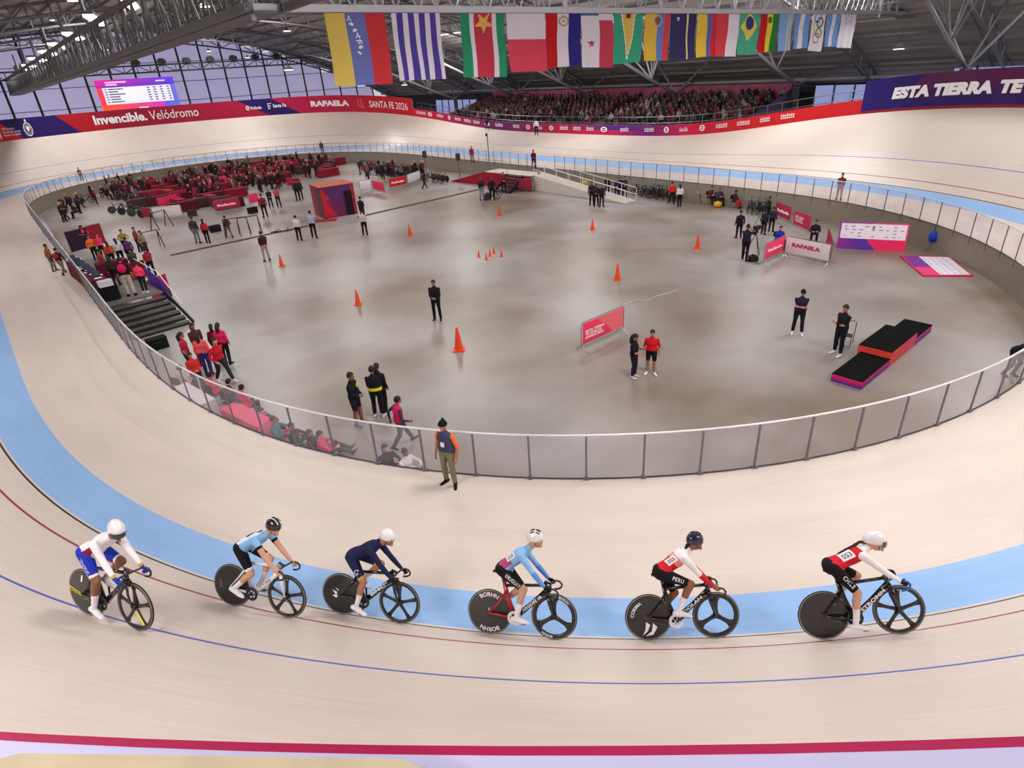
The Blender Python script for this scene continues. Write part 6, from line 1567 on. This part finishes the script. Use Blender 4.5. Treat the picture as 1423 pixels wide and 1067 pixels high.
# platform people
def on_plat(px, py, hy, **k): return pp(px, py, hy, z=0.0, **k)
o = on_plat(184, 411, 356, pose='stand', face=170, top=(26, 24, 28), bot=(186, 178, 166), sleeve='bare', label='man in khaki trousers with bright pink backpack on the judges platform')
b_ = POSES['stand'][1]; MB().ell(b_.hip+b_.up*.32-b_.fw*.17, (.09, .17, .19), None, 10, 8).build('backpack', cl((214, 24, 92)), o, smooth=True)
on_plat(203, 407, 362, pose='standf', face=160, top=(240, 70, 100), bot=(30, 36, 38), shoe=(220, 220, 220), label='person in coral and pink vest at the head of the stairs')
for px, py, hy, fc, tp, bt, lb in ((122, 345, 312, 30, (228, 70, 80), (60, 90, 96), 'person in coral top standing by the purple screen'), (135, 362, 332, 20, (240, 120, 50), K, 'person in orange vest at the judges table'), (146, 360, 330, 40, (236, 60, 110), K, 'person in hot pink vest at the judges table'),
    (160, 372, 340, 200, (190, 70, 60), K, 'person in terracotta top leaning over the judges table'), (172, 368, 338, 190, WH, K, 'person in white shirt on the judges platform'), (150, 385, 352, 120, (150, 60, 60), GY, 'person in brick red beside the papers'), (186, 366, 336, 200, (90, 50, 110), K, 'person in violet at the far edge of the judges platform'),
    (196, 350, 322, 60, (140, 60, 50), (50, 36, 36), 'person in rust top at the platform corner'), (205, 356, 326, 40, (150, 130, 110), (60, 50, 44), 'person in tan jacket leaning by the platform corner'), (164, 396, 366, 160, (60, 40, 46), K, 'person in dark clothes seated low behind the black table'), (214, 384, 352, 200, (150, 44, 56), K, 'person in maroon by the platform side banner'),
    (193, 384, 354, 190, (70, 64, 66), K, 'person in charcoal between the pink vest and the maroon top'), (178, 352, 324, 10, (170, 150, 60), K, 'person in mustard top behind the judges table')):
    on_plat(px, py, hy, pose=R2.choice(('front', 'lean', 'stand', 'standf')), face=fc, top=tp, bot=bt, hair=R2.choice(('short', 'long')), label=lb)
# mid distance people on the floor
L_ = [(372, 363, 320, 'front', 200, (70, 28, 38), (166, 154, 140), 'man in dark shirt and pale trousers past the cable cover'), (417, 334.5, 298, 'front', 160, (214, 208, 216), K, 'person in white top beside the pale bicycle'), (437.5, 331, 291, 'camera', 170, (170, 172, 206), K, 'person in white and blue raising a device'), (508, 327, 291, 'front', 175, (200, 194, 186), K, 'person in cream top standing by the cable cover'),
 (505, 306, 272, 'front', 150, (36, 28, 32), K, 'person in black behind the cream top'), (290, 338, 303, 'standf', 170, (190, 36, 56), K, 'person in crimson top near the booth end'), (276, 338, 299, 'stand', 150, (60, 56, 58), (120, 120, 122), 'person in grey trousers beside the crimson top'), (320, 330.5, 298, 'walk', 200, (60, 44, 44), (110, 90, 74), 'person in brown walking past the trestles'),
 (369.5, 302, 263, 'stand', 190, (120, 28, 40), K, 'person in maroon shirt before the short pink barrier'), (377.5, 288.5, 261, 'front', 10, (50, 34, 40), K, 'person in dark jacket beside the salmon top'), (388.5, 288, 259, 'front', 10, (190, 70, 76), (50, 34, 38), 'person in salmon top with dark trousers'), (415, 278.5, 247, 'stand', 190, (34, 48, 42), K, 'person in dark green beside the booth'), (419, 277, 248, 'stand', 170, (40, 44, 44), K, 'second dark figure beside the booth'),
 (590, 262.5, 238, 'walk', 120, (56, 26, 34), K, 'thin person in dark by the speaker'), (670, 278.5, 243, 'front', 20, (44, 38, 46), (150, 140, 190), 'person in lilac trousers beside the mountain bike'), (684.5, 278, 241, 'stand', 20, (44, 30, 36), K, 'person in black astride the mountain bike'), (700.5, 268.5, 238, 'front', 10, (120, 30, 48), K, 'person in maroon before the access platform'),
 (749.5, 263, 236, 'stand', 190, K, K, 'person in black beside the access stairs'), (822.5, 285, 250.5, 'stand', 0, (44, 38, 44), K, 'first of the dark-clothed staff in a row on the far floor'), (828.5, 287, 254, 'front', 0, (40, 40, 56), K, 'staff member in navy between two dark figures'), (836, 287.5, 255, 'stand', 10, (34, 30, 40), K, 'staff member in black with arms down at the end of the row'), (844, 270, 250, 'stand', 0, K, K, 'dark figure farther back behind the staff row'),
 (857, 275, 246, 'front', 0, (44, 44, 66), (30, 30, 44), 'navy figure standing near the wall'), (867.5, 275, 244, 'front', 0, (50, 46, 70), (30, 30, 44), 'navy figure with slightly raised arm near the wall'), (862, 272, 245, 'stand', 0, (40, 36, 56), K, 'dark figure between the two navy ones'), (933, 283.5, 251, 'walk', 200, (206, 34, 44), K, 'person in bright red shirt by the white wheel'), (943.5, 287.5, 254.5, 'standf', 190, (214, 208, 210), K, 'person in white vest beside the bright red shirt'),
 (1026, 331, 291, 'stand', 200, (26, 26, 36), (24, 24, 30), 'tall man in black standing behind the camera operator'), (1034, 362, 309, 'camera', 160, (34, 32, 48), (24, 22, 30), 'camera operator in black at the tripod'), (1060, 326, 290, 'stand', 150, (34, 36, 56), K, 'crew member in navy inside the camera pen'), (1071, 322, 287, 'stand', 170, (40, 40, 60), K, 'crew member in dark blue behind the barrier'), (1066, 305, 274, 'stand', 120, (36, 40, 36), K, 'crew member in dark olive at the back of the pen')]
for fx, fy, hy, ps, fc, tp, bt, lb in L_: pp(fx, fy, hy, pose=ps, face=fc, top=tp, bot=bt, label=lb, hair='long' if ps in ('standf', 'phone') else 'short')
for px, py, fc, tp, bt, lb, cz in ((1019, 289, 70, (60, 30, 36), (200, 36, 44), 'person in red trousers seated by the wall', 1), (1080, 345, 30, (30, 50, 170), K, 'person in blue jacket seated in the camera pen', 1), (1130, 336, 0, (40, 34, 44), K, 'dark figure seated by the rear pink barrier', 1), (970, 279, 40, (170, 160, 160), (60, 56, 60), 'person in pale grey seated by the wall', 1), (986, 283, 40, (110, 40, 50), K, 'person in maroon seated by the wall', 1), (812, 267, 20, (200, 200, 60), K, 'person in yellow seated below the long ramp', 1), (998, 285, 30, (70, 66, 70), K, 'person in dark grey seated next to the yellow bag', 1)):
    p = G(px, py); fr_ = math.atan2(-p.y, -p.x)+math.radians(fc); person(p, 'sit', fc, 1.7, tp, bt, label=lb); chair(p, fr_, 'dark folding chair of the '+lb.split(' seated')[0])
tag(MB().ell(G(997, 288)+V(0, 0, .2), (.3, .25, .22), None, 10, 6).build('bag', cl((226, 160, 50)), smooth=True), 'yellow bag on the floor by the seated people', 'bag')
# person behind the fence at the podium end
person(G(1400, 521), 'bend', 60, 1.7, (26, 26, 34), K, label='person in black with white cap bending over the fence by the podium', hair='cap', hairc=(226, 224, 230))
# tripod with camera
def tripod(px, py, label, h=1.45, cam_=True):
    t = thing('camera_tripod', label, 'tripod', G(px, py), .6)
    for k in range(3): MB().tube([(0, 0, h-.1), (.55*math.cos(k*2.1), .55*math.sin(k*2.1), 0)], .018, 5).build('leg', BLACK, t)
    MB().box((0, 0, h), (.12, .12, .2)).build('head', BLACK, t)
    if cam_: MB().box((0, 0, h+.18), (.42, .16, .2)).box((.3, 0, h+.18), (.2, .12, .12)).build('camera_body', BLACK, t)
tripod(1047, 358, 'black video camera on tripod beside the operator', 1.4); tripod(1056, 322, 'second tripod at the edge of the camera pen', 1.3)
tag(MB().box(G(1046, 363)+V(0, 0, .15), (.4, .3, .3)).box(G(1046, 363)+V(0, 0, .33), (.1, .25, .06)).build('camera_bag', BLACK), 'black camera bag on the floor below the tripod', 'bag')
def trestle(px, py, label, w_=1.1, h=1.3, rz=.3):
    t = thing('trestle', label, 'trestle', G(px, py), rz)
    for s in (-1, 1):
        for q in (-1, 1): MB().bar((s*w_/2, 0, h), (s*w_/2+.05*s, q*.45, 0), .05, .05).build('leg', BLACK, t)
    MB().bar((-w_/2, 0, h), (w_/2, 0, h), .05, .05).build('rail', BLACK, t)
trestle(332, 328, 'black A-frame trestle before the cable cover', 1.6); trestle(349, 325, 'second black trestle beside the first', 1.4, 1.25, .5); trestle(226, 317, 'black trestle by the white barrier', 1.3, 1.3, 1.2); trestle(215, 345, 'black trestle near the platform corner', 1., 1.2, .8)
# bikes in the pits and by the walls
def merge_bike():
    t, a, b, c = make_bike('prototype', BLACKG, name='bicycle', crank=.4); t.matrix_world = Matrix.Identity(4)
    return t
pb = merge_bike(); ptree = tree_of(pb)
# flatten the prototype into one mesh for the far copies
def flatten(root, drop=None):
    mb_v, mb_f, mm, mats_ = [], [], [], []
    for ch, sub in tree_of(root):
        for o in [ch]+sub:
            base = len(mb_v); mb_v += [tuple(v.co) for v in o.data.vertices]
            for p in o.data.polygons:
                mb_f.append(tuple(i+base for i in p.vertices)); m = o.data.materials[p.material_index]
                if m not in mats_: mats_.append(m)
                mm.append(mats_.index(m))
    me = bpy.data.meshes.new('bicycle'); me.from_pydata(mb_v, [], mb_f)
    for m in mats_: me.materials.append(m)
    me.polygons.foreach_set('material_index', mm); me.update(); return me
BIKE_ME = flatten(pb)
for ch, sub in ptree:
    for o in sub+[ch]: bpy.data.objects.remove(o)
bpy.data.objects.remove(pb)
bm_objs = []
for k, (x0, y0, x1, y1, n) in enumerate(((500, 232, 590, 243, 20), (505, 240, 585, 250, 16), (150, 296, 205, 304, 4), (160, 278, 200, 282, 4), (893, 268, 925, 275, 5), (905, 272, 950, 279, 5), (600, 250, 625, 254, 4), (100, 272, 128, 268, 4), (1040, 292, 1070, 296, 3), (222, 242, 270, 236, 8))):
    for i in range(n):
        p = G(x0+(x1-x0)*(i+.5)/n, y0+(y1-y0)*(i+.5)/n); yaw = (.4 if k in (2, 3) else TH if k < 2 or k == 9 else TH+PI/2)+R2.uniform(-.4, .4)
        M = Matrix.Translation(p+V(0, 0, .004))@Matrix.Rotation(yaw, 4, 'Z')@Matrix.Rotation(R2.uniform(-.08, .08), 4, 'X')
        lab = {0: 'bicycle racked in the back rows below the far wall', 1: 'bicycle racked in the front rows beyond the barriers', 2: 'bicycle parked by the pits end', 3: 'bicycle leaning near the pink barrier end', 4: 'bicycle against the wall by the red shirt', 5: 'bicycle standing before the wall by the red shirt', 6: 'bicycle on a stand beside the loudspeakers', 7: 'bicycle leaning in the far corner of the wall', 8: 'bicycle stored behind the camera pen', 9: 'bicycle at the back of the pits'}[k]
        link('bicycle', BIKE_ME, None, lab, 'bicycle', 'bicycles: '+lab, M=M)
# mountain bike with rider standing, bike beside white top
for p_, yaw, lb in ((G(678, 279), None, 'mountain bike held by the person in black'), (G(382, 321), None, 'pale bicycle lying beside the person in white'), (G(114, 284), None, 'bicycle ridden slowly along the far corner wall')):
    link('bicycle', BIKE_ME, None, lb, 'bicycle', M=Matrix.Translation(p_+V(0, 0, .01))@Matrix.Rotation(.5 if lb[0] == 'm' else .3, 4, 'Z')@(Matrix.Rotation(PI/2-.12, 4, 'X') if 'lying' in lb else Matrix.Identity(4)))
# many small figures of the team pits
def in_poly(x0, x1, ytop, ybot): 
    x = R2.uniform(x0, x1); t = (x-x0)/(x1-x0); return x, R2.uniform(ytop[0]+(ytop[1]-ytop[0])*t, ybot[0]+(ybot[1]-ybot[0])*t)
zones = [((150, 250), (262, 246), (285, 262), 34, 'small dark figure by the far corner end of the pits'), ((250, 400), (246, 228), (285, 262), 112, 'small dark figure among the crimson pit tables'), ((395, 470), (228, 226), (250, 246), 22, 'small dark figure behind the big booth'), ((495, 590), (236, 244), (252, 254), 18, 'small dark figure by the rows of bicycles'),
         ((85, 150), (300, 262), (318, 285), 14, 'small dark figure in the far corner of the infield'), ((330, 400), (222, 216), (230, 224), 10, 'small figure sitting along the far wall')]
DK = [(34, 26, 32), (50, 28, 36), (90, 26, 44), (40, 36, 44), (70, 40, 50), (130, 34, 56), (28, 28, 34), (60, 52, 56), (110, 96, 90)]
CN = {(34, 26, 32): 'black', (50, 28, 36): 'dark brown', (90, 26, 44): 'maroon', (40, 36, 44): 'charcoal', (70, 40, 50): 'plum', (130, 34, 56): 'crimson', (28, 28, 34): 'black', (60, 52, 56): 'grey', (110, 96, 90): 'tan'}
for (xr, yt, yb, n, lb) in zones:
    for i in range(n):
        for _ in range(25):
            x, y = in_poly(xr[0], xr[1], yt, yb); g_ = G(x, y)
            if free(g_, .28) and not (412 < x < 506 and y > 250): break
        else: continue
        SPOTS.append((g_, .28))
        person(G(x, y), R2.choice(('stand', 'standf', 'front', 'walk', 'crossed', 'sit')), R2.uniform(-180, 180), R2.uniform(1.6, 1.8), (tc := R2.choice(DK)), R2.choice(DK[:4]), label=lb.replace('small dark figure', 'small figure').replace('small figure', 'small figure in a '+CN[tc]+' top'), hair='none', group='people in '+CN[tc]+' tops: '+lb)
# ---------------------------------------------------------------- spectators
def spectators():
    b = Body(); hip = V(0, 0, .45)
    b.limb('torso', [hip-V(0, 0, .05), hip+V(.02, 0, .2), hip+V(.03, 0, .42)], [.17, .16, .17], flat=[.8, .75, .6], n=8)
    for q in (-1, 1):
        b.limb('thigh', [hip+V(0, q*.09, 0), hip+V(.42, q*.12, .02)], [.09, .07], n=6); b.limb('shin', [hip+V(.42, q*.12, .02), hip+V(.44, q*.12, -.38)], [.06, .045], n=6)
        b.limb('arm', [hip+V(.02, q*.2, .4), hip+V(.05, q*.25, .14), hip+V(.3, q*.1, .12)], [.06, .05, .04], n=6)
    b.mb.ell(hip+V(.05, 0, .62), (.1, .085, .125), None, 8, 6); b.mb.tube([hip+V(.03, 0, .4), hip+V(.04, 0, .55)], .055, 6)
    me = b.mb.mesh('spectator', [BLACK, BLACK, SKIN2, BLACK])
    mi = []
    for p in me.polygons:
        c = p.center; mi.append((2 if c.x > .08 else 3) if c.z > 1.0 else (1 if c.z < .42 or (c.x > .15 and c.z < .52) else 0))
    me.polygons.foreach_set('material_index', mi)
    hair = mat('dark_hair', (26, 20, 18), .75)
    C_ = [(40, 34, 40), (60, 52, 58), (36, 40, 36), (90, 40, 50), (84, 78, 80), (56, 60, 76), (104, 40, 48), (24, 22, 28), (80, 70, 60), (140, 136, 140), (70, 48, 50), (44, 44, 52)]
    seats = []
    for k in range(11):
        for i in range(62):
            a = -12.5+.73*i
            if abs(a-4) < .5 or abs(a-19) < .5 or R2.random() < .13: continue
            seats.append((k, a))
    R2.shuffle(seats); yaw = math.atan2(-N2[1], -N2[0])
    key = sorted(seats, key=lambda s: s[0]*3+R2.random())
    far = []
    for n, (k, a) in enumerate(key):
        x, y, z = aw(a+R2.uniform(-.1, .1), 33.0+.85*k+.45, 2.35+.17*k-.02)
        M = Matrix.Translation((x, y, z))@Matrix.Rotation(yaw+R2.uniform(-.4, .4), 4, 'Z')@Matrix.Scale(R2.uniform(.92, 1.08), 4)
        if n < 150:
            o = link('spectator', me, None, 'dark-clothed spectator seated in the front rows of the grandstand', 'person', 'spectators seated in the front rows', M=M)
            for i_, m in enumerate((cl(R2.choice(C_)), cl(R2.choice(DK)), SKIN2, hair)): o.material_slots[i_].link = 'OBJECT'; o.material_slots[i_].material = m
        else: far.append(M)
    mats_ = [cl(c) for c in C_]+[SKIN2, hair]; mb = MB(); co = [v.co.copy() for v in me.vertices]; pf = [tuple(p.vertices) for p in me.polygons]
    for M in far:
        t, l = R2.randrange(len(C_)), R2.randrange(4); base = len(mb.v); mb.v += [tuple(M@c) for c in co]; mb.f += [tuple(i+base for i in f) for f in pf]; mb.m += [(t, l, len(C_), len(C_)+1)[m] for m in mi]
    tag(mb.build('crowd', mats_), 'packed rear rows of spectators in dark clothes under the roof edge', 'crowd', kind='stuff')
spectators()
for k, (px, py, lb) in enumerate(((1080, 168, 'person leaning on the railing at the crowd end'), (745, 174, 'person in white standing on the walkway behind the navy banner'), (676, 168, 'person standing on the walkway by the pale windows'))):
    P = back(px, py, 2.9); person(Vector((P.x, P.y, 1.9)), 'stand', 0, 1.7, [(60, 50, 60), (210, 206, 220), (70, 60, 90)][k], K, label=lb)
# wooden plank ledge and clips by the near board
pl = MB().add([back(x_, y_, 6.455) for x_, y_ in ((-60, 1068), (30, 1046), (555, 1054), (700, 1110))]+[back(x_, y_, 6.455)-V(0, 0, .03) for x_, y_ in ((-60, 1068), (30, 1046), (555, 1054), (700, 1110))], [(3, 2, 1, 0), (0, 1, 5, 4), (1, 2, 6, 5), (2, 3, 7, 6), (4, 5, 6, 7)]).build('plank', mat('weathered_plank', (196, 178, 150), .7, var=.25, scale=5), None); tag(pl, 'pale weathered timber plank lying on the near board top', 'plank')
